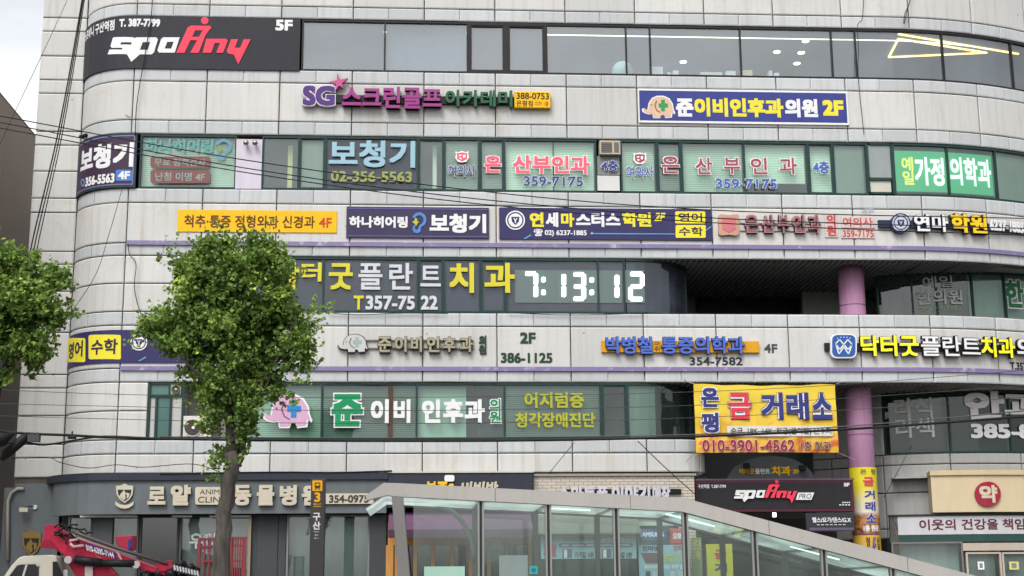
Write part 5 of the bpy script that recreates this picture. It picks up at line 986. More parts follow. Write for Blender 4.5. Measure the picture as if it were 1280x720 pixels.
for a, b in zip(xs_, xs_[1:]):
    bm = bmesh.new(); za, zb_2 = roofline(a)-th0*1.02, roofline(b)-th0*1.02
    fvs = [bm.verts.new(v) for v in ((a+.07, YF, .2), (b-.07, YF, .2), (b-.07, YF, zb_2), (a+.07, YF, za))]; bm.faces.new(fvs); fin(bm, 'glass_panel', G_CAN, g)
    if a > fx[0]-.01:
        bm = bmesh.new(); fvs = [bm.verts.new(v) for v in ((a+.07, YRr, .2), (b-.07, YRr, .2), (b-.07, YRr, zb_2-.05), (a+.07, YRr, za-.05))]; bm.faces.new(fvs); fin(bm, 'glass_panel', G_CAN, g)
bm = bmesh.new(); xa = at(545, 630, YRr).x; xb2 = fx[0]-.03; za = roofline(xa)-.25; zz = at(590, 700, YRr).z
tube(bm, [(xa+(xb2-xa)*math.sin(t*math.pi/2), YRr-.1, zz+(za-zz)*math.cos(t*math.pi/2)) for t in [i/10 for i in range(11)]], .055, 8); fin(bm, 'brace', mat('#8fa39a', .5), g, smooth=True)
TUBEL = emit('#d4ece2', .95, 'fluorescent'); YM = (YF+YRr)/2
for a, b in ((688, 738), (832, 893), (986, 1046)):
    p, q = at(a, 640, YM).x, at(b, 640, YM).x; bm = bmesh.new(); bar(bm, (p, YM, roofline(p)-.24), (q, YM, roofline(q)-.24), .07, .06); f = fin(bm, 'fluorescent_lamp', TUBEL, g); bm = bmesh.new(); bar(bm, (p, YM, roofline(p)-.19), (q, YM, roofline(q)-.19), .12, .035); fin(bm, 'housing', WH, f)
P_G = plane_path(YF-.02)
for R, m, nm, lb in (((530, 708, 581, 760), mat('#b4dccb', .5), 'panel_notice', 'blank mint green panel on the canopy glass near the leaning leg'), ((624, 694, 660, 760), mat('#8d9c9a', .5), 'panel_notice', 'blank grey panel on the canopy glass between first two posts'), ((662, 707.5, 672, 717.5), mat('#3fb0b4', .5), 'sticker', 'small teal square sticker on the canopy glass')):
    h = sign(nm, lb, R, P_G, cat='notice'); board(h, R, m, P_G, d0=.0, d1=.008, name='sheet')
    if nm == 'sticker': shape(h, [circ(667, 712.5, 3, 10)], mat('#1f7f8a'), P_G, .01, .003, 'mark')
bm = bmesh.new(); box(bm, xs_[0], Dq[0], YF-.12, YF+.1, .13, .32); fin(bm, 'plinth', mat('#9a9894', .7), g)
for x in fx[::2]:
    bm = bmesh.new(); z_ = roofline(x+.3); box(bm, x+.3, x+.312, YF-.1215, YF-.119, z_-th0*1.02, z_-.004); fin(bm, 'edge_joint', M_GAP, g)
# station exit marker pole
YPL = -7.2; P_PL = plane_path(YPL)
s0, s1, z0, z1 = rect_s(P_PL, (388.5, 598.5, 405, 720)); g = thing('exit_marker', 'dark grey station exit pillar with yellow number 3 and vertical white station name', 'sign', ((s0+s1)/2, YPL, .13))
bm = bmesh.new(); box(bm, s0-.015, s1+.01, YPL, YPL+.28, .13, z1); fin(bm, 'pillar', mat('#4a4847', .4), g, bevel=.012)
shape(g, [rrect(390.5, 600.5, 403, 614, 1)], mat('#f5b21e', .4, k=.6), P_PL, .002, .012, 'plate'); shape(g, [rrect(393.4, 603, 400.4, 610.2, 1.6), rrect(394.5, 604.2, 399.3, 607, .6)], mat('#4a4030'), P_PL, .016, .003, 'train_mark'); shape(g, [[(393, 612.5), (395, 610.4), (396.2, 610.4), (394.4, 612.5)]], mat('#4a4030'), P_PL, .016, .003, 'train_mark'); shape(g, [[(400.8, 612.5), (398.8, 610.4), (397.6, 610.4), (399.4, 612.5)]], mat('#4a4030'), P_PL, .016, .003, 'train_mark')
T(g, '3', (393, 615.5, 400.5, 627.5), mat('#f0ae22', k=.68), P_PL, .006, b=.035); T(g, '출입구', (391.8, 629, 401.5, 631.6), mat('#e0a838'), P_PL, .006, b=.05); shape(g, [[(391.8, 632.6), (401.5, 632.6), (401.5, 633.6), (391.8, 633.6)]], mat('#e0a838'), P_PL, .002, .004, 'line')
T(g, '구', (391, 641, 400.5, 651), WH, P_PL, .006, b=.035); T(g, '산', (391, 652, 400.5, 662), WH, P_PL, .006, b=.035); T(g, 'Gusan', (392, 663.6, 399, 665.4), mat('#c8c8c8'), P_PL, .006, b=.05, name='small_print'); T(g, '龜山', (393.5, 667.5, 398, 670), mat('#c8c8c8'), P_PL, .006, b=.03, name='small_print'); T(g, '亀山', (392.5, 671.8, 398.5, 673.6), mat('#c8c8c8'), P_PL, .006, b=.03, name='small_print')

# ================================================================== NEIGHBOUR ON THE LEFT
a0 = ray(0, 122); a1 = ray(40, 165); Dfar = 45.5; cx_ = a1.x/a1.y*Dfar; zt_ = CAMP.z + a1.z/a1.y*Dfar
g = thing('neighbour_building', 'plain brown grey rendered building edge rising beside the alley at the left', 'building', (cx_-4, 4, 0))
bm = bmesh.new(); box(bm, cx_-12, cx_, -4, Dfar-35, 0, zt_); fin(bm, 'wall', concrete('brown_render', '#d6c6bc', .6, spots=False), g)
bm = bmesh.new(); box(bm, cx_-12.1, cx_+.01, -4.1, Dfar-35+.1, zt_, zt_+.03); fin(bm, 'coping', mat('#6f645c', .8), g)
bm = bmesh.new(); box(bm, cx_-3.4, cx_-1.4, -4.06, -4.0, 1, 3); box(bm, cx_-3.4, cx_-1.4, -4.06, -4.0, 6, 7.5); fin(bm, 'window', M_FRAME_K, g)

# ================================================================== LADDER LIFT TRUCK
YT = -8.6; P_T = plane_path(YT)
PINKR = mat('#c8254a', .5, wear=.3, scale=9); PK2 = mat('#d94a68', .4); TBLK = mat('#1c1c20', .45); CABW = mat('#d8d2c2', .35, wear=.06)
gx = at(120, 720, YT).x
g = thing('ladder_lift_truck', 'cream cab truck carrying a crimson folded ladder lift with a blue phone plate', 'truck', (gx, YT+.7, 0))
def tp(x, y, dy=0): p = at(x, y, YT); return (p.x, YT+dy, p.z)
# cab: side profile extruded across its width
prof = [tp(4, 722), tp(15, 706), tp(23, 697.5), tp(28, 695.3), tp(48, 694), tp(66, 693.6), tp(70.5, 695.5), tp(72, 720)]
xb_, xf_ = prof[-1][0], prof[0][0]
prof += [(xb_+.02, YT, .75), (xf_-.35, YT, .75), (xf_-.38, YT, 1.35)]
bm = bmesh.new(); prism(bm, prof, (0, 1.6, 0)); fin(bm, 'cab', CABW, g, bevel=.02)
wp = [tp(11, 720, -.012), tp(21, 706.5, -.012), tp(26, 704.8, -.012), tp(45, 704.2, -.012), tp(48.5, 708, -.012), tp(48.5, 730, -.012), tp(12, 730, -.012)]
bm = bmesh.new(); prism(bm, wp, (0, .03, 0)); f = fin(bm, 'side_window', mat('#14181a', .1), g)
bm = bmesh.new()
for a, b in zip(wp[:5], wp[1:5]): bar(bm, (a[0], YT-.02, a[2]), (b[0], YT-.02, b[2]), .03, .03)
p = tp(34, 705, -.02); bar(bm, p, (p[0]-.12, p[1], p[2]-.5), .03, .04); fin(bm, 'window_frame', mat('#c9c8c4'), f)
bm = bmesh.new(); a, b = prof[0], prof[1]; wv = [(a[0]-.02, YT+.12, a[2]), (b[0]-.02, YT+.16, b[2]-.02), (b[0]-.02, YT+1.44, b[2]-.02), (a[0]-.02, YT+1.48, a[2])]; prism(bm, wv, (.015, 0, 0)); fin(bm, 'windscreen', mat('#14181a', .08), g)
bm = bmesh.new(); prism(bm, [tp(66, 702, -.015), tp(71.5, 702, -.015), tp(80, 722, -.015), tp(66, 722, -.015)], (0, .02, 0)); fin(bm, 'rear_window', TBLK, g)
bm = bmesh.new(); box(bm, xf_-.1, xb_+4.6, YT+.1, YT+1.5, .55, .78); fin(bm, 'chassis', TBLK, g); bm = bmesh.new(); box(bm, xb_+.1, xb_+4.4, YT, YT+1.62, .8, .95); fin(bm, 'bed', mat('#8a8c90', .5), g)
for x in (xf_+.35, xb_+3.3):
    for y in (YT+.12, YT+1.38):
        bm = bmesh.new(); tube(bm, [(x, y-.11, .44), (x, y+.11, .44)], .31, 24); f = fin(bm, 'wheel', mat('#1b1b1b', .8), g); bm = bmesh.new(); tube(bm, [(x, y-.115, .44), (x, y+.115, .44)], .17, 16); fin(bm, 'rim', mat('#a8a8a8', .4, metal=.6), f)
for y in (YT+.25, YT+1.35): bm = bmesh.new(); box(bm, xf_-.42, xf_-.36, y-.13, y+.13, .85, 1.0); fin(bm, 'headlight', mat('#dcdcd8', .2), g)
def cpoly(pts, ox, oy, sc, y0, dep, m, nm, par=None, bev=.008):
    bm = bmesh.new(); prism(bm, [tp(ox+x/sc, oy+y/sc, y0) for x, y in pts], (0, dep, 0)); return fin(bm, nm, m, par or g, bevel=bev)
C6 = (0, 600, 6.0)
boom = cpoly([(302,334),(374,326),(455,392),(545,440),(780,520),(1262,690),(1240,722),(760,590),(700,640),(560,640),(480,560),(428,545),(372,510),(262,500),(298,420)], *C6, .35, .34, PINKR, 'boom')
cpoly([(298,440),(345,445),(420,535),(372,512),(290,505),(268,498)], *C6, .33, .02, mat('#9e1a38', .4), 'boom_painted_shade', boom)  # darker crimson paints the shade on the lower part of the boom end
cpoly([(440,560),(620,530),(720,560),(850,700),(900,760),(560,760)], *C6, .352, .08, PINKR, 'turret_plate')
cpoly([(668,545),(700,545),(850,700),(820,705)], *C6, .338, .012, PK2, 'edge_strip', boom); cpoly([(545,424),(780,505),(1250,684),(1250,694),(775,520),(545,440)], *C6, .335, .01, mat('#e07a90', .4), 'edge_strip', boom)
cpoly([(545,430),(560,425),(860,520),(895,600),(880,604),(848,530),(560,440)], *C6, .31, .03, mat('#e0b8b4', .4), 'hose_guard', boom)
pl = cpoly([(610,470),(836,546),(852,588),(652,516)], *C6, .325, .012, mat('#3341a0', .4), 'number_plate', boom)
V, Fc = text_geo('010-6305-7144', False); ax = min(v[0] for v in V); bx_ = max(v[0] for v in V); ay = min(v[1] for v in V); by_ = max(v[1] for v in V); bm = bmesh.new(); o0 = Vector(tp(104.2, 687.2, .31)); e1 = Vector(tp(139.0, 697.4, .31))-o0; e2 = Vector(tp(102.4, 680.0, .31))-o0
for i, (ox, oy) in enumerate(((0, 0), (.03, .02), (-.03, .02), (.03, -.02), (-.03, -.02))):
    vv = [bm.verts.new(o0+e1*((x+ox-ax)/(bx_-ax))+e2*((y+oy-ay)/(by_-ay))-Vector((0, .0006*i, 0))) for x, y, z in V]
    for f_ in Fc: bm.faces.new([vv[k] for k in f_])
me = bpy.data.meshes.new('phone_number'); bm.to_mesh(me); bm.free(); link('phone_number', me, WH, pl)
bm = bmesh.new(); tube(bm, [tp(90, 699, .22), tp(124, 703.5, .22)], .085, 12); tube(bm, [tp(124, 703.5, .22), tp(166, 704.5, .22)], .075, 12); fin(bm, 'hydraulic_cylinder', TBLK, g, smooth=True)
for x, y in ((82.5, 699.5), (168, 705.5)): bm = bmesh.new(); tube(bm, [tp(x, y, .16), tp(x, y, .28)], .075, 14); fin(bm, 'pivot_pin', mat('#d8cfd0', .3, metal=.3), g)
bm = bmesh.new(); tube(bm, [tp(86, 663, .3), tp(100, 669, .3), tp(150, 687, .3), tp(206, 704.5, .3)], .035, 8); fin(bm, 'rail_pipe', mat('#6d6260', .4, metal=.4), g, smooth=True)
bm = bmesh.new(); tube(bm, [tp(84, 678, .26), tp(84, 675, .26), tp(93, 674, .26)], .025, 8); tube(bm, [tp(84, 679, .26), tp(88, 683, .26), tp(101, 681.5, .26)], .03, 8); fin(bm, 'handle', mat('#e4bcc0', .4), g, smooth=True)
rnd = random.Random(4); bm = bmesh.new()
for i in range(14):
    x0, y0 = rnd.uniform(62, 92), rnd.uniform(653, 664); pts = [tp(x0, y0+5, .25+.2*rnd.random())]
    for k_ in range(4): x0 += rnd.uniform(1, 7); y0 += rnd.uniform(-3, 5); pts.append(tp(x0, y0+3, .25+.2*rnd.random()))
    tube(bm, pts, .018, 6)
fin(bm, 'hydraulic_hose', TBLK, g, smooth=True)
bm = bmesh.new()
for i in range(26):
    x, y = rnd.uniform(168, 246), 0; y = 706+ (abs(x-222)/40)*8 + rnd.uniform(0, 16); p = tp(x, y, rnd.uniform(.2, .9)); r = rnd.uniform(.06, .14); tube(bm, [p, (p[0]+rnd.uniform(-.15, .15), p[1]+rnd.uniform(-.1, .1), p[2]+rnd.uniform(-.12, .12))], [r, r*.8], 10)
fin(bm, 'winch', TBLK, g, smooth=True)
bm = bmesh.new()
for i in range(9):
    x = 216+i*3.6; p = tp(x, 707+i*.9, .18); tube(bm, [p, (p[0]+.03, p[1]-.05, p[2]-.1)], .035, 8)
fin(bm, 'fitting', mat('#8a8a8e', .4, metal=.6), g)
cpoly([(205,0),(212,0),(212,1)], 0, 700, 1, .3, .01, PINKR, 'bracket', bev=0); cpoly([(191,705),(206,700),(212,709),(208,714),(196,714)], 0, 0, 1, .3, .3, PINKR, 'boom_tip')
cpoly([(75,712),(80,712),(80,722),(75,722)], 0, 0, 1, .285, .01, WH, 'label_plate', bev=0); cpoly([(102,708),(112,708),(112,722),(102,722)], 0, 0, 1, .285, .01, mat('#e4d8d4'), 'label_plate', bev=0); cpoly([(104,704),(117,704.5),(117,708),(104,707.5)], 0, 0, 1, .29, .01, mat('#c9a890'), 'label_plate', bev=0)
# small crimson loading tray seen behind the boom, and the lattice cage
g = thing('loading_tray', 'small crimson steel tray tilted behind the truck boom', 'tray', tp(142, 690, 1.4)); bm = bmesh.new(); prism(bm, [tp(129.5, 668, 1.1), tp(152.5, 666, 1.1), tp(152, 684, 1.1), tp(140, 688, 1.1), tp(131, 676, 1.1)], (0, .5, 0)); fin(bm, 'tray', mat('#c23a55', .45), g, bevel=.015); bm = bmesh.new(); prism(bm, [tp(147, 672, 1.08), tp(151, 671, 1.08), tp(150.5, 683, 1.08), tp(146.5, 685, 1.08)], (0, .015, 0)); fin(bm, 'blue_sticker', mat('#3a44a0'), g)
for nm, x0, x1, y0, nx, lb in (('lattice_gate', 249.5, 275, 672, 4, 'red lattice gate with white bundles on top standing left of the tree trunk'), ('lattice_gate', 289, 306.5, 671, 6, 'red lattice gate with close vertical bars right of the tree trunk')):
    pA, pB = at(x0, y0, YT+.9), at(x1, y0, YT+.9); g = thing(nm, lb, 'gate', ((pA.x+pB.x)/2, YT+.9, .95)); CR_ = mat('#96444a', .6, wear=.3); yy = YT+.9
    bm = bmesh.new()
    for i in range(nx+1): xx = pA.x+(pB.x-pA.x)*i/nx; e = .03 if i in (0, nx) else .015; box(bm, xx-e, xx+e, yy-e, yy+e, .95, pA.z)
    for zz_ in (1.0, 1.55, 1.95, 2.3, pA.z-.18, pA.z-.03): box(bm, pA.x, pB.x, yy-.02, yy+.02, zz_-.02, zz_+.02)
    fin(bm, 'bars', CR_, g)
    if nx == 6: bm = bmesh.new(); box(bm, pA.x, pB.x, yy+.03, yy+.05, .95, 2.15); fin(bm, 'panel', mat('#c0504e', .5), g)
    else:
        bm = bmesh.new()
        for i in range(7): xx = pA.x+.08+.07*i; tube(bm, [(xx, yy+.05, pA.z-.3), (xx+rnd.uniform(-.04, .04), yy+rnd.uniform(-.05, .05), pA.z+rnd.uniform(0, .08))], .03, 7)
        fin(bm, 'bundle', mat('#d0ccd0', .6), g); bm = bmesh.new(); box(bm, pA.x+.1, pB.x, yy+.06, yy+.08, 1.0, pA.z-.35); fin(bm, 'panel', mat('#8a8682', .6), g)

# ================================================================== TREES
def leaf_mat():
    m, n, l, b = new_mat('ginkgo_leaf'); geo = n.new('ShaderNodeNewGeometry'); r = n.new('ShaderNodeValToRGB'); e = r.color_ramp.elements
    e[0].position = 0; e[0].color = (.048, .088, .024, 1); e[1].position = 1; e[1].color = (.36, .46, .09, 1); k1 = e.new(.55); k1.color = (.12, .195, .042, 1); k2 = e.new(.85); k2.color = (.21, .305, .06, 1)
    tc = n.new('ShaderNodeTexCoord'); nz = n.new('ShaderNodeTexNoise'); nz.inputs['Scale'].default_value = 1.7; nz.inputs['Detail'].default_value = 3; l.new(tc.outputs['Object'], nz.inputs['Vector'])
    a = n.new('ShaderNodeMath'); a.operation = 'MULTIPLY_ADD'; a.inputs[1].default_value = 1.5; a.inputs[2].default_value = -.55; l.new(nz.outputs[0], a.inputs[0])
    s = n.new('ShaderNodeMath'); s.operation = 'MULTIPLY_ADD'; s.inputs[1].default_value = .6; l.new(geo.outputs['Random Per Island'], s.inputs[0]); l.new(a.outputs[0], s.inputs[2]); l.new(s.outputs[0], r.inputs[0]); l.new(r.outputs[0], b.inputs['Base Color'])
    b.inputs['Roughness'].default_value = .55; b.inputs['Specular IOR Level'].default_value = .15
    out = n['Material Output']; t = n.new('ShaderNodeBsdfTranslucent'); mx = n.new('ShaderNodeMixShader'); mx.inputs[0].default_value = .3; g2 = n.new('ShaderNodeMix'); g2.data_type = 'RGBA'; g2.inputs[0].default_value = .5; g2.inputs[7].default_value = (.18, .30, .025, 1)
    l.new(r.outputs[0], g2.inputs[6]); l.new(g2.outputs[2], t.inputs[0]); l.new(b.outputs[0], mx.inputs[1]); l.new(t.outputs[0], mx.inputs[2]); l.new(mx.outputs[0], out.inputs[0]); return m
def bark():
    m, n, l, b = new_mat('bark'); tc = n.new('ShaderNodeTexCoord'); mp = n.new('ShaderNodeMapping'); mp.inputs['Scale'].default_value = (14, 14, 2.2); nz = n.new('ShaderNodeTexNoise'); nz.inputs['Scale'].default_value = 1; nz.inputs['Detail'].default_value = 8; l.new(tc.outputs['Object'], mp.inputs[0]); l.new(mp.outputs[0], nz.inputs['Vector'])
    r = n.new('ShaderNodeValToRGB'); e = r.color_ramp.elements; e[0].position = .35; e[0].color = (.022, .018, .015, 1); e[1].position = .7; e[1].color = (.062, .052, .044, 1); l.new(nz.outputs[0], r.inputs[0]); l.new(r.outputs[0], b.inputs['Base Color']); b.inputs['Roughness'].default_value = .9
    bp = n.new('ShaderNodeBump'); bp.inputs['Distance'].default_value = .03; bp.inputs['Strength'].default_value = .8; l.new(nz.outputs[0], bp.inputs['Height']); l.new(bp.outputs[0], b.inputs['Normal']); return m
LEAF, BARK = leaf_mat(), bark()
def crown(par, blobs, Y, n_sprig, seed, size=.055):
    rnd = random.Random(seed); vol = [(rx*ry*min(rx, ry*1.2)) for _, _, rx, ry in blobs]; tot = sum(vol); V, Fc = [], []
    sc = at(300, 400, Y).x - at(299, 400, Y).x
    for (cx, cy, rx, ry), v in zip(blobs, vol):
        c = at(cx, cy, Y); RX, RZ = rx*sc, ry*sc; RY = max(RX, RZ)*.85 if rx > 25 else RX
        n_here = max(6, int(n_sprig*v/tot)); clumps = []
        for _ in range(max(2, n_here//20)):
            u = Vector((rnd.gauss(0, 1), rnd.gauss(0, 1), rnd.gauss(0, 1))).normalized(); clumps.append((u, u*rnd.random()**.3*.92, rnd.uniform(.14, .28)))
        for _ in range(n_here):
            u, cc, cr = rnd.choice(clumps); j = Vector((rnd.gauss(0, 1), rnd.gauss(0, 1), rnd.gauss(0, .8)))*cr*.55
            p = c + Vector((cc.x*RX, cc.y*RY, cc.z*RZ)) + j
            dr = (u*.6 + j*1.6 + Vector((rnd.uniform(-.4, .4), rnd.uniform(-.4, .4), rnd.uniform(.3, 1.3)))).normalized(); L = rnd.uniform(.08, .30)*(1.6 if u.z > .6 and j.z > .12 else 1)
            nl = rnd.randint(8, 15)
            for i in range(nl):
                q = p + dr*L*i/nl + Vector((rnd.uniform(-1, 1), rnd.uniform(-1, 1), rnd.uniform(-1, 1)))*.05
                ax = Vector((rnd.gauss(0, 1), rnd.gauss(0, 1), rnd.gauss(0, .6))).normalized(); nrm = (Vector((rnd.gauss(0, .7), rnd.gauss(0, .7)-.25, rnd.gauss(.55, .5)))).normalized(); t = (ax-nrm*ax.dot(nrm)).normalized(); w_ = nrm.cross(t); s = size*rnd.uniform(.65, 1.25); k0 = len(V)
                V += [q, q+t*s*.75-w_*s*.62, q+t*s*1.0+nrm*s*.12, q+t*s*.75+w_*s*.62]; Fc.append((k0, k0+1, k0+2, k0+3))
    me = bpy.data.meshes.new('crown'); me.from_pydata(V, [], Fc); me.update(); return link('crown', me, LEAF, par)
def limb(bm, pts, r0, r1, n=9):
    pts = [Vector(p) for p in pts]; N = len(pts)
    P = []
    for i in range(N-1):
        for k_ in range(3): P.append(pts[i].lerp(pts[i+1], k_/3))
    P.append(pts[-1]); M = len(P); P = [p+Vector((random.uniform(-1, 1), random.uniform(-1, 1), 0))*r1*.5 for p in P]
    tube(bm, P, [r0+(r1-r0)*i/(M-1) for i in range(M)], n)
YTR = -12.2
base = at(281, 720, YTR)
g = thing('street_tree', 'leafy pruned ginkgo street tree in front of the animal clinic', 'tree', (base.x, YTR, .13))
tr = lambda x, y, dy=0: at(x, y, YTR+dy)
bm = bmesh.new(); limb(bm, [(base.x-.03, YTR, .0), tr(281, 720), tr(281, 660), tr(284, 605), tr(291, 565)], .165, .115, 14)
limb(bm, [tr(291, 567), tr(300, 530), tr(312, 490), tr(322, 440)], .10, .04); limb(bm, [tr(290, 572), tr(286, 520), tr(284, 460), tr(280, 400), tr(285, 350)], .10, .035)
limb(bm, [tr(289, 590), tr(302, 575), tr(307, 545), tr(305, 515)], .06, .03)
for a, b, dy in (((286, 480), (220, 410), .3), ((284, 460), (250, 360), -.4), ((312, 490), (370, 400), -.3), ((316, 470), (350, 350), .5), ((284, 430), (300, 330), .6), ((300, 530), (345, 450), -.2), ((285, 500), (225, 445), -.5)):
    m_ = ((a[0]+b[0])/2+4, (a[1]+b[1])/2+8); limb(bm, [tr(*a), tr(*m_, dy=dy*.5), tr(*b, dy=dy)], .06, .015, 6)
fin(bm, 'trunk', BARK, g, smooth=True)
crown(g, [(298, 388, 66, 56), (222, 400, 34, 36), (196, 422, 24, 24), (362, 398, 28, 42), (285, 338, 70, 34), (236, 350, 36, 34), (346, 342, 36, 34), (262, 318, 30, 18), (318, 318, 32, 18), (298, 442, 56, 34), (236, 440, 38, 30), (348, 440, 34, 28), (284, 488, 38, 30), (324, 482, 30, 24), (248, 468, 26, 22), (290, 525, 32, 32), (316, 510, 18, 26), (278, 560, 18, 30), (300, 556, 14, 24), (271, 588, 9, 20), (182, 418, 13, 10), (389, 402, 12, 16)], YTR, 3700, 3, .068)
base2 = at(-22, 720, YTR)
g = thing('street_tree', 'dense green street tree cropped by the left edge in front of the alley', 'tree', (base2.x, YTR, .13))
bm = bmesh.new(); limb(bm, [(base2.x, YTR, 0), tr(-22, 640), tr(-20, 540)], .25, .16, 12)
for a, b in (((-20, 560), (20, 420)), ((-20, 550), (-10, 380)), ((-20, 560), (-70, 420)), ((-5, 480), (55, 390)), ((-20, 540), (10, 460))): limb(bm, [tr(*a), tr((a[0]+b[0])/2-3, (a[1]+b[1])/2), tr(*b)], .09, .02, 7)
fin(bm, 'trunk', BARK, g, smooth=True)
crown(g, [(15, 400, 62, 56), (60, 370, 28, 42), (5, 350, 46, 34), (72, 355, 14, 26), (-40, 400, 55, 60), (30, 440, 40, 28), (82, 385, 11, 20), (45, 455, 14, 24), (12, 330, 14, 26), (-5, 455, 26, 20)], YTR, 2000, 8, .072)

# ================================================================== CABLES
BLK = mat('#1b1c1e', .6)
def cable(name, label, pts, r, group='overhead cables', m=BLK, sag=0):
    P = [at(x, y, Y) for x, y, Y in pts]
    if len(P) > 2:                                  # smooth through the points
        Q = []
        for i in range(len(P)-1):
            a, b, c, d_ = P[max(i-1, 0)], P[i], P[i+1], P[min(i+2, len(P)-1)]
            for k_ in range(6):
                t = k_/6; Q.append(.5*((2*b)+(c-a)*t+(2*a-5*b+4*c-d_)*t*t+(3*b-a-3*c+d_)*t**3))
        P = Q+[P[-1]]
    bm = bmesh.new(); tube(bm, P, r, 6); o = fin(bm, name, m, None, smooth=True); tag(o, label, 'cable', group); return o
Yc = -10.5
cable('overhead_cable', 'uppermost of three thin wires falling from the left across the fourth floor', [(-60, 135, Yc), (0, 145, Yc), (300, 199, Yc), (620, 241, Yc), (920, 264, Yc), (1340, 274, Yc)], .011)
cable('overhead_cable', 'middle of three thin wires falling from the left across the fourth floor', [(-60, 143, Yc), (0, 153, Yc), (300, 209, Yc), (600, 249, Yc), (920, 274, Yc), (1340, 287, Yc)], .011)
cable('overhead_cable', 'lowest of three thin wires falling from the left across the fourth floor', [(-60, 150, Yc), (0, 160, Yc), (300, 214.5, Yc), (600, 255, Yc), (920, 280, Yc), (1340, 296, Yc)], .011)
for i, (a, b, lb) in enumerate(((102.5, 37, 'leftmost of the steep wires dropping past the top left corner'), (104, 41, 'middle steep wire dropping past the top left corner'), (105.5, 45, 'rightmost of the steep wires dropping past the top left corner'))):
    cable('overhead_cable', lb, [(a+3, -40, -11), (a, 0, -11), ((a+b)/2+3, 165, -11), (b, 318, -11), (b-14, 420, -11)], (.014, .012, .010)[i])
cable('overhead_cable', 'faint hairline wire crossing the sky at the top left corner', [(90, -30, -11), (84, 0, -11), (0, 180, -11), (-30, 250, -11)], .005)
bm = None
cable('cable_bundle', 'thick black cable bundle running level below the second floor windows', [(-40, 533, -9), (20, 541, -9), (85, 544, -9), (150, 547, -9), (270, 549.5, -9), (450, 551, -9), (650, 550.5, -9), (860, 546, -9), (1083, 535, -9), (1340, 516, -9)], .026, 'cable bundles')
cable('cable_bundle', 'second thick cable sagging under the black splice tube at the left', [(-40, 560, -9), (20, 552.5, -9), (55, 556, -9), (95, 550, -9), (130, 545.5, -9), (200, 548, -9), (330, 551, -9)], .02, 'cable bundles')
cable('cable_bundle', 'grey cable just above the thick black bundle right of the tree', [(200, 546, -9), (420, 547.5, -9), (650, 546.5, -9), (870, 543, -9), (1083, 531, -9), (1340, 508, -9)], .012, 'cable bundles', mat('#5a5a5c'))
for i, (pts, lb) in enumerate((([(-30, 486, -9), (150, 493, -9), (400, 497, -9), (700, 494, -9), (1000, 484, -9), (1340, 458, -9)], 'topmost hairline wire across the second floor windows'), ([(-30, 504, -9), (150, 508, -9), (400, 513, -9), (700, 511, -9), (1000, 501, -9), (1340, 478, -9)], 'second hairline wire across the second floor windows'), ([(-30, 519, -9), (150, 524, -9), (400, 529, -9), (700, 527, -9), (1000, 516, -9), (1340, 492, -9)], 'third hairline wire across the second floor windows'))):
    cable('overhead_cable', lb, pts, .006, m=mat('#4a4c4e'))
cable('wall_cable', 'thin wire slanting down the white wall below the purple corner sign', [(153, 235, -.3), (137, 290, -.3), (115, 352, -.3), (58, 430, -.3)], .008, 'wall cables')
cable('wall_cable', 'wire from the thick bundle slanting down across the brick lintel', [(797, 551, -.4), (830, 583, -.4), (870, 619, -.4)], .012, 'wall cables')
cable('wall_cable', 'thin wire slanting down left above the restaurant fascia', [(718, 553, -.3), (686, 592, -.3)], .008, 'wall cables')
cable('wall_cable', 'thin wire slanting across the grey panels right of the column', [(1140, 556, .3), (1105, 622, .3)], .008, 'wall cables')
cable('wall_cable', 'black drop wire hanging beside the purple trim near the tree', [(160, 305, -.1), (162, 318, -.1), (170, 330, -.1), (168, 360, -.1), (176, 392, -.1), (186, 402, -.1)], .010, 'wall cables')
cable('wall_cable', 'sagging wire strung along the white wall above the grey fascia', [(15, 573, 0.5), (60, 572, .3), (75, 578, -.3), (110, 585, -.4), (145, 581, -.4), (180, 584, -.4), (240, 580, -.4), (275, 590, -.4)], .010, 'wall cables')
cable('wall_cable', 'dark wire draped along the top of the grey animal clinic fascia', [(200, 592.5, -.4), (300, 590.5, -.4), (365, 590, -.4), (420, 590.5, -.4), (490, 588.5, -.4)], .016, 'wall cables')
cable('wall_cable', 'black wire draped below the third floor dental windows', [(410, 391, -.06), (450, 393.5, -.06), (500, 391.5, -.06), (560, 392, -.06)], .010, 'wall cables')
cable('wall_cable', 'dark wire running under the third floor clock window', [(634, 391, -.06), (700, 393.5, -.06), (760, 393, -.06), (810, 391, -.06)], .010, 'wall cables')
cable('wall_cable', 'dark wire above the second floor green lettering', [(405, 478, -.06), (470, 480, -.06), (530, 477.5, -.06), (620, 478, -.06)], .010, 'wall cables')
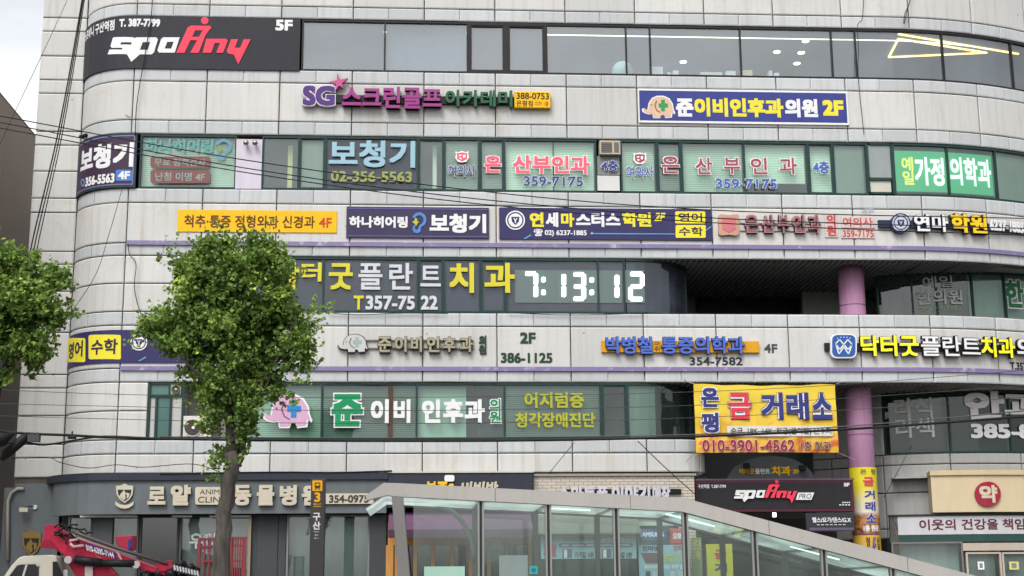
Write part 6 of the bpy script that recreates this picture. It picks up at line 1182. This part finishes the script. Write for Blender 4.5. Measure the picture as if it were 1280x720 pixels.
cable('wall_cable', 'looped black wires hanging from the top of the fifth floor wall', [(1138, -20, -.12), (1137, 2, -.12), (1131, 18, -.12), (1130, 30, -.12), (1135, 10, -.12), (1140, -10, -.12)], .012, 'wall cables')
cable('wall_cable', 'thin wire running down the right joint from the fifth floor head', [(1080, -20, -.1), (1078, 22, -.1), (1072, 32, -.1), (1073, 60, -.1), (1073, 98, -.1), (1080, 168, -.1)], .010, 'wall cables')
cable('wall_cable', 'wire hanging past the gym banner down to the corner', [(191, -20, -.1), (189, 20, -.1), (180, 75, -.1), (171, 130, -.1), (169, 170, -.1)], .012, 'wall cables')
cable('wall_cable', 'sagging hairline wire below the gym banner at the corner', [(110, 95, .9), (125, 125, .5), (145, 138, .2), (164, 147, -.1)], .007, 'wall cables')
# splice tube and terminal box on the bundle at the left
bm = bmesh.new(); tube(bm, [at(2, 575, -9.1), at(8, 567, -9.1), at(30, 548.5, -9.1), at(34, 544, -9.1)], [.05, .10, .10, .06], 12); tag(fin(bm, 'cable_splice_tube', BLK, smooth=True), 'black cable splice tube tilted in the wires at the left edge', 'cable fitting')
bm = bmesh.new(); p = at(43, 548, -9.1); box(bm, p.x-.11, p.x+.11, -9.2, -9.05, p.z-.07, p.z+.07); tube(bm, [p+Vector((-.05, 0, .07)), p+Vector((-.05, 0, .12))], .02, 6); tube(bm, [p+Vector((.05, 0, .07)), p+Vector((.05, 0, .12))], .02, 6); tag(fin(bm, 'terminal_box', mat('#55585a', .5)), 'small grey terminal box hanging on the thick cable bundle', 'cable fitting')
bm = bmesh.new(); p = at(90, 546.5, -9.0); tube(bm, [p+Vector((-.08, 0, 0)), p+Vector((.08, 0, 0))], .035, 8); tube(bm, [p, p+Vector((0, 0, .12))], .015, 6); tag(fin(bm, 'cable_clamp', BLK), 'black clamp on the cable bundle in front of the white corner wall', 'cable fitting')
bm = bmesh.new(); tube(bm, [at(-30, 556, -9.4), at(4, 549, -9.3), at(17, 542, -9.2)], [.17, .13, .03], 12); tag(fin(bm, 'cable_coil', BLK, smooth=True), 'thick black coil of cable entering at the left edge', 'cable fitting')
